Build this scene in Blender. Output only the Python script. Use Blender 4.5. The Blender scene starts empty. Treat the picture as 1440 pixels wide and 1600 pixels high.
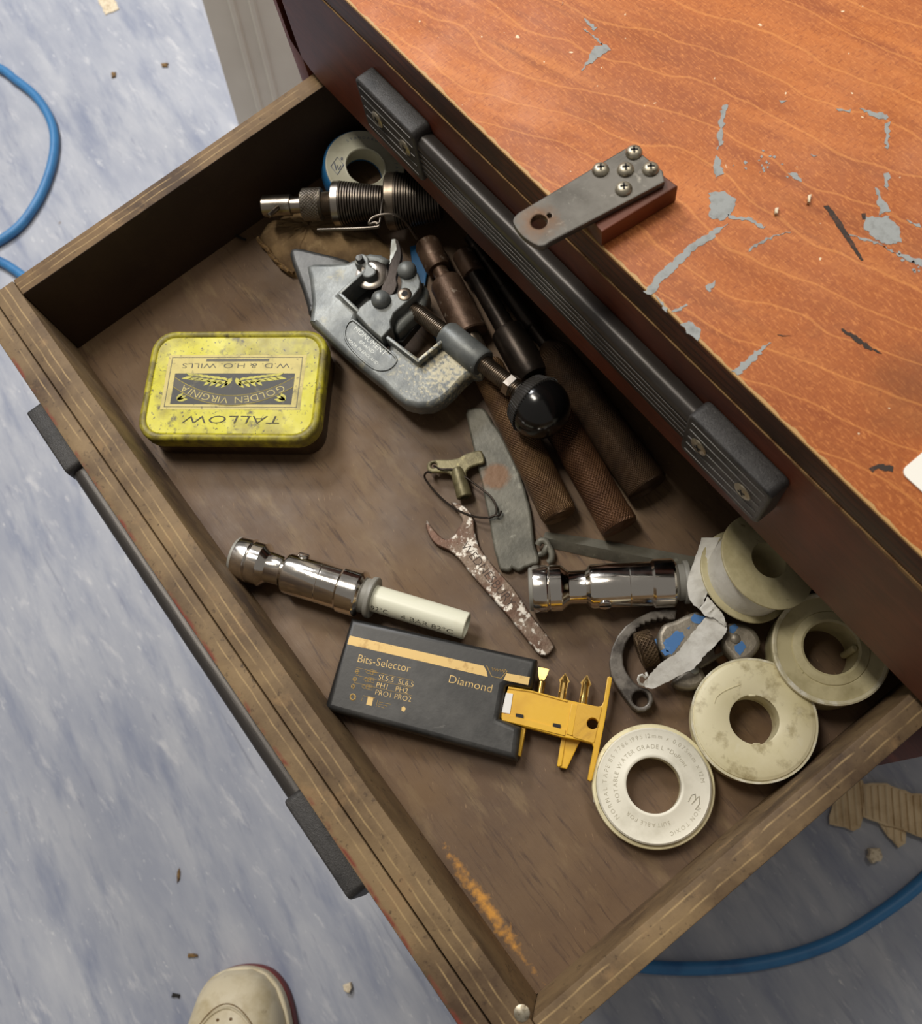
import bpy, bmesh, math, random
import numpy as np
from mathutils import Vector, Matrix
random.seed(7)
# ------------------------------------------------------------------ camera, world, lights, exposure
# Working units: millimetres in the open drawer's frame: x along its front, y towards the chest, z up,
# z = 0 on the drawer's bottom; the room floor is 450 mm below it.
ZF = 450.0
SC = bpy.context.scene
COL = SC.collection
CAM_C = np.array([422.9, 62.6, 506.7])
CAM_F = 1451.0
CAM_R = np.array([[0.6086, 0.7856, -0.1125], [0.7265, -0.6070, -0.3212], [-0.3206, 0.1138, -0.9404]])  # right, down, forward
u, s_, vt = np.linalg.svd(CAM_R); CAM_R = u @ vt
def W(p): return Vector((p[0] * .001, p[1] * .001, (p[2] + ZF) * .001))
cam = bpy.data.cameras.new('camera'); camo = bpy.data.objects.new('camera', cam); COL.objects.link(camo)
cam.sensor_fit = 'HORIZONTAL'; cam.sensor_width = 36.0; cam.lens = 36.0 * CAM_F / 1440.0
cam.clip_start = .01; cam.clip_end = 50
cam.dof.use_dof = True; cam.dof.focus_distance = .478; cam.dof.aperture_fstop = 18
rm = Matrix(((CAM_R[0][0], -CAM_R[1][0], -CAM_R[2][0]), (CAM_R[0][1], -CAM_R[1][1], -CAM_R[2][1]), (CAM_R[0][2], -CAM_R[1][2], -CAM_R[2][2])))
camo.matrix_world = Matrix.Translation(W(CAM_C)) @ rm.to_4x4()
SC.camera = camo
SC.view_settings.view_transform = 'Standard'; SC.view_settings.look = 'None'
SC.view_settings.gamma = 1; SC.view_settings.use_curve_mapping = False
SC.view_settings.exposure = 0.0
wd = bpy.data.worlds.new('room_light'); SC.world = wd; wd.use_nodes = True
wd.node_tree.nodes['Background'].inputs[0].default_value = (1.0, .93, .84, 1)
wd.node_tree.nodes['Background'].inputs[1].default_value = .17
def area(name, loc, sx, sy, power, col):
    """a flat rectangular lamp shining straight down."""
    l = bpy.data.lights.new(name, 'AREA'); l.shape = 'RECTANGLE'; l.size = sx; l.size_y = sy
    l.energy = power; l.color = col
    o = bpy.data.objects.new(name, l); COL.objects.link(o); o.location = loc
area('ceiling_panel', (-.72, .0, 2.5), .9, .3, 27, (1.0, .93, .82))
area('ceiling_panel_behind', (-.1, 1.35, 2.5), 1.1, .35, 22, (1.0, .94, .84))
area('floor_fill_far', (-2.0, .5, 2.5), .6, .6, 60, (.98, .98, 1.0))  # unseen fill lamp, added to brighten the room floor at far left

# ------------------------------------------------------------------ helpers: pixels to points, meshes, materials
def at(px, py, z=0.0):
    """The point at height z (mm) that the photograph shows at pixel (px, py)."""
    d = CAM_R.T @ np.array([(px - 720) / CAM_F, (py - 800) / CAM_F, 1.0])
    return CAM_C + d * ((z - CAM_C[2]) / d[2])
def aty(px, py, y):
    d = CAM_R.T @ np.array([(px - 720) / CAM_F, (py - 800) / CAM_F, 1.0])
    return CAM_C + d * ((y - CAM_C[1]) / d[1])
def pix(P):
    q = CAM_R @ (np.asarray(P, float) - CAM_C); return np.array([720 + CAM_F * q[0] / q[2], 800 + CAM_F * q[1] / q[2]])
def crop(ox, oy, k): return lambda x, y, z=0.0: at(ox + k * x, oy + k * y, z)
V3 = lambda *a: np.array(a, float)
def unit(v): v = np.asarray(v, float); return v / np.linalg.norm(v)

class MB:
    def __init__(s): s.v = []; s.f = []; s.uv = []; s.m = []
    def add(s, vs, fs, uvs=None, m=0):
        b = len(s.v); s.v += [tuple(map(float, v)) for v in vs]
        s.uv += list(uvs) if uvs is not None else [(0, 0)] * len(vs)
        s.f += [tuple(i + b for i in f) for f in fs]; s.m += [m] * len(fs)
        return s
    def join(s, o, m=0): return s.add(o.v, o.f, o.uv, m)
    def lathe(s, p0, p1, prof, seg=40, m=0, cap=(True, True), arc=None):
        """prof: list of (distance along the axis from p0, radius)."""
        p0 = np.array(p0, float); ax = unit(np.array(p1, float) - p0)
        a = unit(np.cross(ax, V3(0, 0, 1) if abs(ax[2]) < .9 else V3(1, 0, 0))); b = np.cross(ax, a)
        vs = []; uv = []; n = seg + 1
        for t, r in prof:
            for k in range(n):
                th = 2 * math.pi * k / seg
                vs.append(p0 + ax * t + r * (math.cos(th) * a + math.sin(th) * b)); uv.append((th * max(r, 1) , t))
        fs = [(i * n + k, (i + 1) * n + k, (i + 1) * n + k + 1, i * n + k + 1) for i in range(len(prof) - 1) for k in range(seg)]
        if cap[0]: fs.append(tuple(range(seg)))
        if cap[1]: fs.append(tuple((len(prof) - 1) * n + k for k in reversed(range(seg))))
        return s.add(vs, fs, uv, m)
    def ring(s, p0, p1, prof, seg=64, m=0):
        """closed profile revolved (a torus-like solid): list of (t, r), closed."""
        return s.lathe(p0, p1, list(prof) + [prof[0]], seg, m, cap=(False, False))
    def tube(s, pts, r, seg=8, m=0, closed=False):
        pts = [np.array(p, float) for p in pts]; n = len(pts)
        rs = r if isinstance(r, (list, tuple)) else [r] * n
        vs = []; nrm = None
        for i, p in enumerate(pts):
            t = unit(pts[(i + 1) % n] - pts[i - 1]) if (closed or 0 < i < n - 1) else unit(pts[1] - pts[0] if i == 0 else pts[-1] - pts[-2])
            if nrm is None: nrm = unit(np.cross(t, V3(0, 0, 1) if abs(t[2]) < .9 else V3(1, 0, 0)))
            nrm = unit(nrm - t * (nrm @ t)); bn = np.cross(t, nrm)
            for k in range(seg):
                a = 2 * math.pi * k / seg; vs.append(p + rs[i] * (math.cos(a) * nrm + math.sin(a) * bn))
        rng = n if closed else n - 1
        fs = [(i * seg + k, i * seg + (k + 1) % seg, ((i + 1) % n) * seg + (k + 1) % seg, ((i + 1) % n) * seg + k) for i in range(rng) for k in range(seg)]
        if not closed: fs += [tuple(reversed(range(seg))), tuple((n - 1) * seg + k for k in range(seg))]
        return s.add(vs, fs, None, m)
    def box(s, lo, hi, bev=0.0, fr=None, m=0, seg=2):
        bm = bmesh.new(); bmesh.ops.create_cube(bm, size=1)
        lo = np.minimum(lo, hi) if False else np.array(lo, float); hi = np.array(hi, float); c = (lo + hi) / 2; d = hi - lo
        for v in bm.verts: v.co = Vector((v.co.x * d[0] + c[0], v.co.y * d[1] + c[1], v.co.z * d[2] + c[2]))
        if bev > 0: bmesh.ops.bevel(bm, geom=bm.edges[:] + bm.verts[:], offset=bev, segments=seg, profile=.5, affect='EDGES')
        bm.verts.ensure_lookup_table()
        vs = [np.array(v.co) for v in bm.verts]; fs = [[v.index for v in f.verts] for f in bm.faces]; bm.free()
        if fr is not None: vs = [fr(*v) for v in vs]
        return s.add(vs, fs, None, m)
    def sphere(s, c, r, seg=24, m=0, sq=(1, 1, 1)):
        n = seg // 2; vs = []; fs = []
        for i in range(n + 1):
            ph = math.pi * i / n
            for k in range(seg):
                th = 2 * math.pi * k / seg
                vs.append(V3(c[0] + r * sq[0] * math.sin(ph) * math.cos(th), c[1] + r * sq[1] * math.sin(ph) * math.sin(th), c[2] + r * sq[2] * math.cos(ph)))
        for i in range(n):
            for k in range(seg):
                fs.append((i * seg + k, (i + 1) * seg + k, (i + 1) * seg + (k + 1) % seg, i * seg + (k + 1) % seg))
        return s.add(vs, fs, None, m)
    def plate(s, outer, holes, z0, z1, bev=0.0, fr=None, m=0, res=1):
        """a flat piece with holes between heights z0 and z1, edges rounded by bev; fr maps (x, y, z) to the scene."""
        cu = bpy.data.curves.new('t', 'CURVE'); cu.dimensions = '2D'; cu.fill_mode = 'BOTH'
        bev = min(bev, (z1 - z0) * .49)
        cu.extrude = max((z1 - z0) / 2 - bev, .001); cu.bevel_depth = bev; cu.bevel_resolution = res; cu.offset = -bev
        for pl in [outer] + list(holes):
            sp = cu.splines.new('POLY'); sp.points.add(len(pl) - 1); sp.use_cyclic_u = True
            for q, p in zip(sp.points, pl): q.co = (p[0], p[1], 0, 1)
        ob = bpy.data.objects.new('t', cu); me = ob.to_mesh()
        zc = (z0 + z1) / 2
        vs = [V3(v.co.x, v.co.y, v.co.z + zc) for v in me.vertices]; fs = [tuple(p.vertices) for p in me.polygons]
        ob.to_mesh_clear(); bpy.data.objects.remove(ob); bpy.data.curves.remove(cu)
        if fr is not None: vs = [fr(*v) for v in vs]
        return s.add(vs, fs, None, m)
    def warp(s, fn): s.v = [tuple(fn(np.array(v))) for v in s.v]; return s

def frame(o, ex, up=(0, 0, 1)):
    """a right-handed frame at o: returns f(a, b, h)."""
    o = np.array(o, float); ex = unit(ex); up = np.array(up, float); ez = unit(up - ex * (up @ ex)); ey = np.cross(ez, ex)
    return lambda a, b, h=0.0: o + a * ex + b * ey + h * ez
def circ(c, r, n=32, rot=0): return [(c[0] + r * math.cos(2 * math.pi * k / n + rot), c[1] + r * math.sin(2 * math.pi * k / n + rot)) for k in range(n)]
def rrect(x0, y0, x1, y1, r, n=6):
    p = []
    for cx_, cy_, a0 in ((x1 - r, y1 - r, 0), (x0 + r, y1 - r, 90), (x0 + r, y0 + r, 180), (x1 - r, y0 + r, 270)):
        for k in range(n + 1):
            a = math.radians(a0 + 90 * k / n); p.append((cx_ + r * math.cos(a), cy_ + r * math.sin(a)))
    return p
def smooth(pts, n=4, closed=True):
    pts = [np.array(p, float) for p in pts]; N = len(pts); out = []
    for i in range(N if closed else N - 1):
        p0, p1, p2, p3 = (pts[(i + k) % N] if closed else pts[min(max(i + k, 0), N - 1)] for k in (-1, 0, 1, 2))
        for j in range(n):
            t = j / n
            out.append(.5 * (2 * p1 + (p2 - p0) * t + (2 * p0 - 5 * p1 + 4 * p2 - p3) * t * t + (3 * p1 - p0 - 3 * p2 + p3) * t ** 3))
    if not closed: out.append(pts[-1])
    return out
def jag(pts, step=1.2, amp=.5):
    out = []; n = len(pts)
    for i in range(n):
        a = np.array(pts[i][:2], float); b = np.array(pts[(i + 1) % n][:2], float); k = max(1, int(np.linalg.norm(b - a) / step))
        for j in range(k): out.append(a + (b - a) * j / k + np.array([random.uniform(-amp, amp), random.uniform(-amp, amp)]))
    return out
_gl = {}
def glyphs(txt):
    if txt not in _gl:
        cu = bpy.data.curves.new('t', 'FONT'); cu.body = txt; cu.size = 1; cu.resolution_u = 3; cu.offset = -.012
        ob = bpy.data.objects.new('t', cu); me = ob.to_mesh()
        v = [tuple(q.co) for q in me.vertices]; f = [tuple(p.vertices) for p in me.polygons]
        ob.to_mesh_clear(); bpy.data.objects.remove(ob); bpy.data.curves.remove(cu)
        xs = [q[0] for q in v] or [0, .3]
        _gl[txt] = (v, f, min(xs), max(xs))
    return _gl[txt]
def text(mb, txt, size, fr, length=None, raise_=0.0, m=0, slant=0):
    """lettering laid on a surface: fr maps (x along the line, y up the letters, height)."""
    v, f, x0, x1 = glyphs(txt); k = size if length is None else length / (x1 - x0)
    vs = [fr((p[0] - x0) * k + slant * p[1] * size, p[1] * size, raise_) for p in v]
    return mb.add(vs, f, None, m)
def arc_text(mb, txt, size, c, r, a0, a1, z, m=0, inward=False):
    """lettering along an arc from angle a0 to a1 (degrees), tops outward going clockwise (inward: tops in, anticlockwise)."""
    ws = [.28 if ch == ' ' else glyphs(ch)[3] - glyphs(ch)[2] + .1 for ch in txt]; tot = sum(ws); acc = 0
    for ch, w in zip(txt, ws):
        a = math.radians(a0 + (a1 - a0) * (acc + w / 2) / tot); acc += w
        if ch == ' ': continue
        v, f, x0, x1 = glyphs(ch); rad = V3(math.cos(a), math.sin(a), 0); tan = V3(math.sin(a), -math.cos(a), 0)
        if inward: rad, tan = -rad, -tan
        o = V3(c[0], c[1], z) + r * V3(math.cos(a), math.sin(a), 0)
        mb.add([o + tan * (p[0] - (x0 + x1) / 2) * size + rad * p[1] * size for p in v], f, None, m)
    return mb

def link(name, mb, mat, root=None, smooth_=35, loc=None):
    """one mesh object; root: the thing (or part) it belongs to."""
    me = bpy.data.meshes.new(name)
    base = loc if loc is not None else (root['_base'] if root is not None else np.mean(np.array(mb.v), 0))
    base = np.array(base, float)
    vs = [((v[0] - base[0]) * .001, (v[1] - base[1]) * .001, (v[2] - base[2]) * .001) for v in mb.v]
    me.from_pydata(vs, [], mb.f)
    mats = mat if isinstance(mat, (list, tuple)) else [mat]
    for x in mats: me.materials.append(x)
    if len(mats) > 1: me.polygons.foreach_set('material_index', mb.m)
    uvl = me.uv_layers.new(name='UVMap'); li = np.zeros(len(me.loops), dtype=np.int32); me.loops.foreach_get('vertex_index', li)
    uvl.data.foreach_set('uv', (np.array(mb.uv, dtype=np.float32)[li] * .001).ravel())
    bm = bmesh.new(); bm.from_mesh(me); bmesh.ops.recalc_face_normals(bm, faces=bm.faces); bm.to_mesh(me); bm.free()
    if smooth_:
        me.shade_smooth(); me.set_sharp_from_angle(angle=math.radians(smooth_))
    o = bpy.data.objects.new(name, me); COL.objects.link(o)
    o['_base'] = [float(x) for x in base]
    if root is not None:
        o.parent = root; o.location = [(float(base[i]) - root['_base'][i]) * .001 for i in range(3)]
    else: o.location = W(base)
    return o
def tag(o, label, cat, group=None):
    o['label'] = label; o['category'] = cat
    if group: o['group'] = group
    return o
def thing(name, loc, label, cat, group=None):
    o = bpy.data.objects.new(name, None); o.empty_display_size = .01; COL.objects.link(o); o.location = W(loc)
    o['_base'] = [float(x) for x in loc]
    return tag(o, label, cat, group)

def lin(c):
    c = [x / 255 for x in c]; return tuple(x / 12.92 if x <= .04045 else ((x + .055) / 1.055) ** 2.4 for x in c) + (1,)
def mat(name, base, rough=.5, metal=0.0, layers=(), bump=(), rlayers=(), coat=0, spec=None, knurl=None, sss=0):
    """base: sRGB colour; layers: (colour, scale per metre, low, high, stretch, detail[, rotation]) laid over it through noise;
    bump: (scale, strength, stretch); knurl: (pitch mm, depth) crossed ridges on the lathe's UV."""
    m = bpy.data.materials.new(name); m.use_nodes = True; nt = m.node_tree; N = nt.nodes; L = nt.links
    b = N['Principled BSDF']; b.inputs['Metallic'].default_value = metal; b.inputs['Roughness'].default_value = rough
    if spec is not None: b.inputs['Specular IOR Level'].default_value = spec
    if coat: b.inputs['Coat Weight'].default_value = coat; b.inputs['Coat Roughness'].default_value = .15
    tc = N.new('ShaderNodeTexCoord')
    def noise(scale, st, det, rot=(0, 0, 0), w=0.0):
        mp = N.new('ShaderNodeMapping'); mp.inputs['Scale'].default_value = st; mp.inputs['Rotation'].default_value = [math.radians(x) for x in rot]
        mp.inputs['Location'].default_value = (w, w * .7, w * .3)
        m0 = N.new('ShaderNodeMapping'); m0.inputs['Rotation'].default_value = [math.radians(x) for x in rot]
        L.new(tc.outputs['Object'], m0.inputs[0]); mp.inputs['Rotation'].default_value = (0, 0, 0); L.new(m0.outputs[0], mp.inputs[0])
        n = N.new('ShaderNodeTexNoise'); n.inputs['Scale'].default_value = scale; n.inputs['Detail'].default_value = det; n.inputs['Roughness'].default_value = .62
        L.new(mp.outputs[0], n.inputs['Vector']); return n.outputs['Fac']
    def ramp(x, lo, hi):
        r = N.new('ShaderNodeMapRange'); r.inputs[1].default_value = lo; r.inputs[2].default_value = hi; L.new(x, r.inputs[0]); return r.outputs[0]
    rgb = N.new('ShaderNodeRGB'); rgb.outputs[0].default_value = lin(base); cur = rgb.outputs[0]
    for i, ly in enumerate(layers):
        c, sc, lo, hi, st, det = ly[:6]; rot = ly[6] if len(ly) > 6 else (0, 0, 0)
        fac = ramp(noise(sc, st, det, rot, i * 1.37), lo, hi)
        mx = N.new('ShaderNodeMix'); mx.data_type = 'RGBA'; L.new(fac, mx.inputs['Factor']); L.new(cur, mx.inputs[6]); mx.inputs[7].default_value = lin(c); cur = mx.outputs[2]
    L.new(cur, b.inputs['Base Color'])
    for i, (sc, lo, hi, r0, r1) in enumerate(rlayers):
        x = noise(sc, (1, 1, 1), 4, w=9.1 + i); r = N.new('ShaderNodeMapRange')
        for k, v in zip((1, 2, 3, 4), (lo, hi, r0, r1)): r.inputs[k].default_value = v
        L.new(x, r.inputs[0]); L.new(r.outputs[0], b.inputs['Roughness'])
    nrm = None
    for i, bp in enumerate(bump):
        sc, stg, st = bp[:3]; rot = bp[3] if len(bp) > 3 else (0, 0, 0)
        bn = N.new('ShaderNodeBump'); bn.inputs['Strength'].default_value = stg; bn.inputs['Distance'].default_value = .001
        L.new(noise(sc, st, 5, rot, 3.3 + i), bn.inputs['Height'])
        if nrm is not None: L.new(nrm, bn.inputs['Normal'])
        nrm = bn.outputs[0]
    if knurl:
        hs = []
        for sg in (1, -1):
            sx = N.new('ShaderNodeSeparateXYZ'); L.new(tc.outputs['UV'], sx.inputs[0])
            ma = N.new('ShaderNodeMath'); ma.operation = 'MULTIPLY_ADD'; L.new(sx.outputs[1], ma.inputs[0]); ma.inputs[1].default_value = sg * knurl[2] if len(knurl) > 2 else sg; L.new(sx.outputs[0], ma.inputs[2])
            mu = N.new('ShaderNodeMath'); mu.operation = 'MULTIPLY'; L.new(ma.outputs[0], mu.inputs[0]); mu.inputs[1].default_value = 2 * math.pi * 1000 / knurl[0]
            si = N.new('ShaderNodeMath'); si.operation = 'SINE'; L.new(mu.outputs[0], si.inputs[0]); hs.append(si.outputs[0])
        ad = N.new('ShaderNodeMath'); ad.operation = 'MAXIMUM'; L.new(hs[0], ad.inputs[0]); L.new(hs[1], ad.inputs[1])
        bn = N.new('ShaderNodeBump'); bn.inputs['Strength'].default_value = knurl[1]; bn.inputs['Distance'].default_value = .0004; L.new(ad.outputs[0], bn.inputs['Height'])
        if nrm is not None: L.new(nrm, bn.inputs['Normal'])
        nrm = bn.outputs[0]
    if nrm is not None: L.new(nrm, b.inputs['Normal'])
    m['_cur'] = 0
    return m
def overlay(m, colour, build):
    """one more colour layer on material m; build(nodes, links, texcoord) returns the mask socket."""
    nt = m.node_tree; N = nt.nodes; L = nt.links; b = N['Principled BSDF']; cur = b.inputs['Base Color'].links[0].from_socket
    tc = [n for n in N if n.bl_idname == 'ShaderNodeTexCoord'][0]
    fac = build(N, L, tc); mx = N.new('ShaderNodeMix'); mx.data_type = 'RGBA'
    L.new(fac, mx.inputs['Factor']); L.new(cur, mx.inputs[6]); mx.inputs[7].default_value = lin(colour); L.new(mx.outputs[2], b.inputs['Base Color'])
def math_(N, L, op, a, b=None, c=None, clamp=False):
    n = N.new('ShaderNodeMath'); n.operation = op; n.use_clamp = clamp
    for i, x in enumerate((a, b, c)):
        if x is None: continue
        if isinstance(x, (int, float)): n.inputs[i].default_value = x
        else: L.new(x, n.inputs[i])
    return n.outputs[0]
def bands(axis, positions, width, wob=.0006, nsc=60, breakup=(.35, .6)):
    """thin ply lines across the thickness of a board (object coordinates, metres)."""
    def build(N, L, tc):
        sx = N.new('ShaderNodeSeparateXYZ'); L.new(tc.outputs['Object'], sx.inputs[0]); x = sx.outputs[axis]
        nz = N.new('ShaderNodeTexNoise'); nz.inputs['Scale'].default_value = nsc; L.new(tc.outputs['Object'], nz.inputs['Vector'])
        x = math_(N, L, 'MULTIPLY_ADD', math_(N, L, 'SUBTRACT', nz.outputs['Fac'], .5), wob * 4, x)
        tot = None
        for p in positions:
            d = math_(N, L, 'ABSOLUTE', math_(N, L, 'SUBTRACT', x, p))
            k = math_(N, L, 'SUBTRACT', 1.0, math_(N, L, 'DIVIDE', d, width), clamp=True)
            tot = k if tot is None else math_(N, L, 'MAXIMUM', tot, k)
        n2 = N.new('ShaderNodeTexNoise'); n2.inputs['Scale'].default_value = 90; n2.inputs['Detail'].default_value = 4; L.new(tc.outputs['Object'], n2.inputs['Vector'])
        r = N.new('ShaderNodeMapRange'); r.inputs[1].default_value = breakup[0]; r.inputs[2].default_value = breakup[1]; L.new(n2.outputs['Fac'], r.inputs[0])
        return math_(N, L, 'MULTIPLY', tot, r.outputs[0])
    return build

# materials ---------------------------------------------------------
def streak(a): return (0, 0, a)
M_floor = mat('blue_grey_vinyl', (153, 158, 172), .42, 0,
    [((178, 181, 189), 22, .4, .66, (.3, 1, 1), 8, streak(4)), ((120, 129, 153), 34, .5, .76, (.22, 1, 1), 7, streak(8)),
     ((196, 197, 202), 60, .6, .74, (.3, 1, 1), 6, streak(-4)), ((128, 133, 152), 90, .6, .76, (.16, 1, 1), 6, streak(6)), ((190, 192, 198), 120, .62, .74, (.3, 1, 1), 6, streak(2)), ((116, 121, 138), 44, .68, .76, (.05, 1, 1), 3, streak(3)), ((206, 207, 210), 200, .66, .76, (.4, 1, 1), 4, streak(3)), ((120, 110, 95), 70, .75, .8, (1, 1, 1), 3)],
    [(300, .06, (1, 1, 1))], [(12, .3, .7, .36, .54)])
drw = [((84, 62, 44), 9, .4, .65, (1, 1, 1), 6), ((124, 102, 72), 22, .55, .75, (1, 3, 1), 6), ((64, 46, 32), 16, .58, .72, (1, 1, 1), 7), ((150, 122, 88), 120, .66, .75, (1, 8, 1), 4, streak(25)), ((70, 50, 36), 420, .55, .75, (.12, 1, 1), 4)]
M_base = mat('grubby_drawer_ply', (108, 84, 58), .62, 0, drw, [(500, .12, (.15, 1, 1)), (60, .1, (1, 1, 1))], [(20, .3, .7, .5, .75)])
def orange(N, L, tc):
    mp = N.new('ShaderNodeMapping'); mp.inputs['Location'].default_value = (-.425, -.005, 0); L.new(tc.outputs['Object'], mp.inputs[0])
    sc = N.new('ShaderNodeMapping'); sc.inputs['Scale'].default_value = (22, 190, 1); L.new(mp.outputs[0], sc.inputs[0])
    ln = N.new('ShaderNodeVectorMath'); ln.operation = 'LENGTH'; L.new(sc.outputs[0], ln.inputs[0])
    nz = N.new('ShaderNodeTexNoise'); nz.inputs['Scale'].default_value = 260; nz.inputs['Detail'].default_value = 6; L.new(tc.outputs['Object'], nz.inputs['Vector'])
    x = math_(N, L, 'SUBTRACT', math_(N, L, 'MULTIPLY_ADD', nz.outputs['Fac'], 2.2, -.35), ln.outputs[1])
    return math_(N, L, 'MULTIPLY', math_(N, L, 'MULTIPLY', x, 1.3, clamp=True), .75)
overlay(M_base, (214, 150, 52), orange)
wall_l = [((74, 55, 38), 14, .4, .65, (1, 1, 1), 6), ((140, 112, 78), 60, .58, .74, (1, 1, 1), 5), ((60, 44, 30), 300, .6, .8, (1, 1, .3), 3)]
M_side = mat('worn_ply_side', (134, 111, 79), .7, 0, wall_l, [(250, .2, (1, 1, 1))])
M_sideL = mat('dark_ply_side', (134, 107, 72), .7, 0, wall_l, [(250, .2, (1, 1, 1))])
M_front = mat('worn_ply_front', (134, 111, 79), .7, 0, wall_l, [(250, .2, (1, 1, 1))])
M_facing = mat('facing_ply', (134, 111, 79), .7, 0, wall_l, [(250, .2, (1, 1, 1))])
for m_, ax, ps in ((M_side, 0, (.4742, .4795)), (M_sideL, 0, (-.009, -.0045)), (M_front, 1, (-.0055, -.010)), (M_facing, 1, (-.0195,))):
    overlay(m_, (168, 142, 100), bands(ax, ps, .0006, .0005, 45))
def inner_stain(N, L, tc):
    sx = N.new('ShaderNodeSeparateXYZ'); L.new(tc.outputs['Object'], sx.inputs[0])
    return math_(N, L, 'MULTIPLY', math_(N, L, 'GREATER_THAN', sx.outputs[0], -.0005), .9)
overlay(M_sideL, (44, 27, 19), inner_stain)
overlay(M_facing, (120, 52, 40), bands(1, (-.0255,), .0016, breakup=(.45, .6)))
wt = [((206, 128, 66), 90, .5, .7, (.09, 1, 1), 5, streak(-16)), ((138, 72, 32), 130, .52, .72, (.08, 1, 1), 5, streak(-14)), ((156, 84, 40), 5, .38, .62, (1, 1, 1), 6), ((214, 128, 60), 9, .48, .74, (.5, 1.6, 1), 7, streak(-20)), ((140, 66, 28), 30, .56, .74, (.3, 1.5, 1), 6, streak(-20)),
      ((212, 134, 72), 1000, .5, .74, (.3, 1, 1), 4, streak(2)), ((150, 78, 36), 1000, .52, .74, (1, .3, 1), 4, streak(2)), ((120, 70, 40), 6, .62, .76, (1, 1, 1), 8), ((236, 214, 180), 260, .77, .79, (1, 1, 1), 1)]
M_top = mat('orange_stained_ply', (176, 98, 46), .52, 0, wt, [(420, .1, (.2, 1, 1))], [(30, .3, .7, .44, .64)], spec=.35)
def grainlines(N, L, tc):
    mp = N.new('ShaderNodeMapping'); mp.inputs['Rotation'].default_value = (0, 0, math.radians(-18)); L.new(tc.outputs['Object'], mp.inputs[0])
    wv = N.new('ShaderNodeTexWave'); wv.bands_direction = 'Y'; wv.inputs['Scale'].default_value = 17; wv.inputs['Distortion'].default_value = 8
    wv.inputs['Detail'].default_value = 3; wv.inputs['Detail Scale'].default_value = .55; L.new(mp.outputs[0], wv.inputs['Vector'])
    r = N.new('ShaderNodeMapRange'); r.inputs[1].default_value = .988; r.inputs[2].default_value = 1.0; r.inputs[4].default_value = .3; L.new(wv.outputs['Fac'], r.inputs[0]); return r.outputs[0]
overlay(M_top, (240, 164, 88), grainlines)
def worn(N, L, tc):
    sx = N.new('ShaderNodeSeparateXYZ'); L.new(tc.outputs['Object'], sx.inputs[0])
    nz = N.new('ShaderNodeTexNoise'); nz.inputs['Scale'].default_value = 130; nz.inputs['Detail'].default_value = 5; L.new(tc.outputs['Object'], nz.inputs['Vector'])
    y = math_(N, L, 'MULTIPLY_ADD', nz.outputs['Fac'], -.0036, sx.outputs[1])
    a = math_(N, L, 'LESS_THAN', y, -.0006)
    return math_(N, L, 'MULTIPLY', a, math_(N, L, 'GREATER_THAN', sx.outputs[2], -.0016))
overlay(M_top, (190, 150, 96), worn)
dk = [((44, 22, 13), 10, .4, .65, (1, 1, 1), 5), ((96, 50, 30), 50, .58, .76, (.3, 1, 1), 5), ((40, 20, 12), 500, .55, .75, (.1, 1, 1), 4)]
M_edge = mat('dark_stained_ply_edge', (104, 54, 31), .55, 0, dk, [(300, .2, (.1, 1, 3))])
overlay(M_edge, (50, 26, 16), bands(2, (-.004, -.009, -.0135), .0012, breakup=(.2, .5)))
M_red = mat('red_brown_stain', (112, 54, 33), .5, 0, [((72, 34, 22), 10, .4, .65, (1, 1, 1), 5), ((130, 68, 42), 40, .56, .76, (.3, 1, 1), 5), ((70, 32, 20), 420, .55, .8, (.1, 1, 1), 4)], [(300, .1, (.15, 1, 1))])
M_raw = mat('raw_ply_edge', (160, 126, 82), .8, 0, [((120, 84, 50), 140, .45, .65, (1, 1, 1), 4)])
M_block = mat('stained_block', (108, 52, 28), .45, 0, dk[:2], [(300, .1, (1, .2, 1))])
M_blk = mat('black_plastic', (56, 54, 53), .5, 0, [((78, 76, 75), 700, .5, .8, (1, 1, 1), 2), ((28, 28, 29), 60, .5, .7, (1, 1, 1), 3)], [(1500, .3, (1, 1, 1))])
M_bar = mat('black_aluminium', (66, 62, 59), .36, .35, [((86, 82, 80), 90, .6, .8, (.2, 1, 1), 4)], [(400, .1, (.1, 1, 1))])
M_ridge = mat('worn_ridge', (104, 102, 100), .45, .2)
M_screw = mat('dull_screw', (176, 168, 150), .42, .85, [((110, 98, 80), 300, .5, .7, (1, 1, 1), 4)])
M_dark = mat('dark_recess', (22, 19, 17), .7)
M_hasp = mat('dull_steel_plate', (104, 101, 96), .42, .7, [((84, 81, 76), 40, .45, .65, (1, 1, 1), 5), ((140, 136, 128), 200, .6, .75, (1, 1, 1), 4)], [(600, .06, (1, .2, 1))])
def rustring(N, L, tc):
    mp = N.new('ShaderNodeMapping'); mp.inputs['Location'].default_value = (-RUST[0], -RUST[1], 0); L.new(tc.outputs['Object'], mp.inputs[0])
    sc = N.new('ShaderNodeMapping'); sc.inputs['Scale'].default_value = (1, 1, 0); L.new(mp.outputs[0], sc.inputs[0])
    ln = N.new('ShaderNodeVectorMath'); ln.operation = 'LENGTH'; L.new(sc.outputs[0], ln.inputs[0])
    nz = N.new('ShaderNodeTexNoise'); nz.inputs['Scale'].default_value = 220; nz.inputs['Detail'].default_value = 5; L.new(tc.outputs['Object'], nz.inputs['Vector'])
    x = math_(N, L, 'MULTIPLY_ADD', nz.outputs['Fac'], -.010, ln.outputs[1])
    r = N.new('ShaderNodeMapRange'); r.inputs[1].default_value = .005; r.inputs[2].default_value = -.002; L.new(x, r.inputs[0])
    return math_(N, L, 'MULTIPLY', r.outputs[0], .6)
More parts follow.
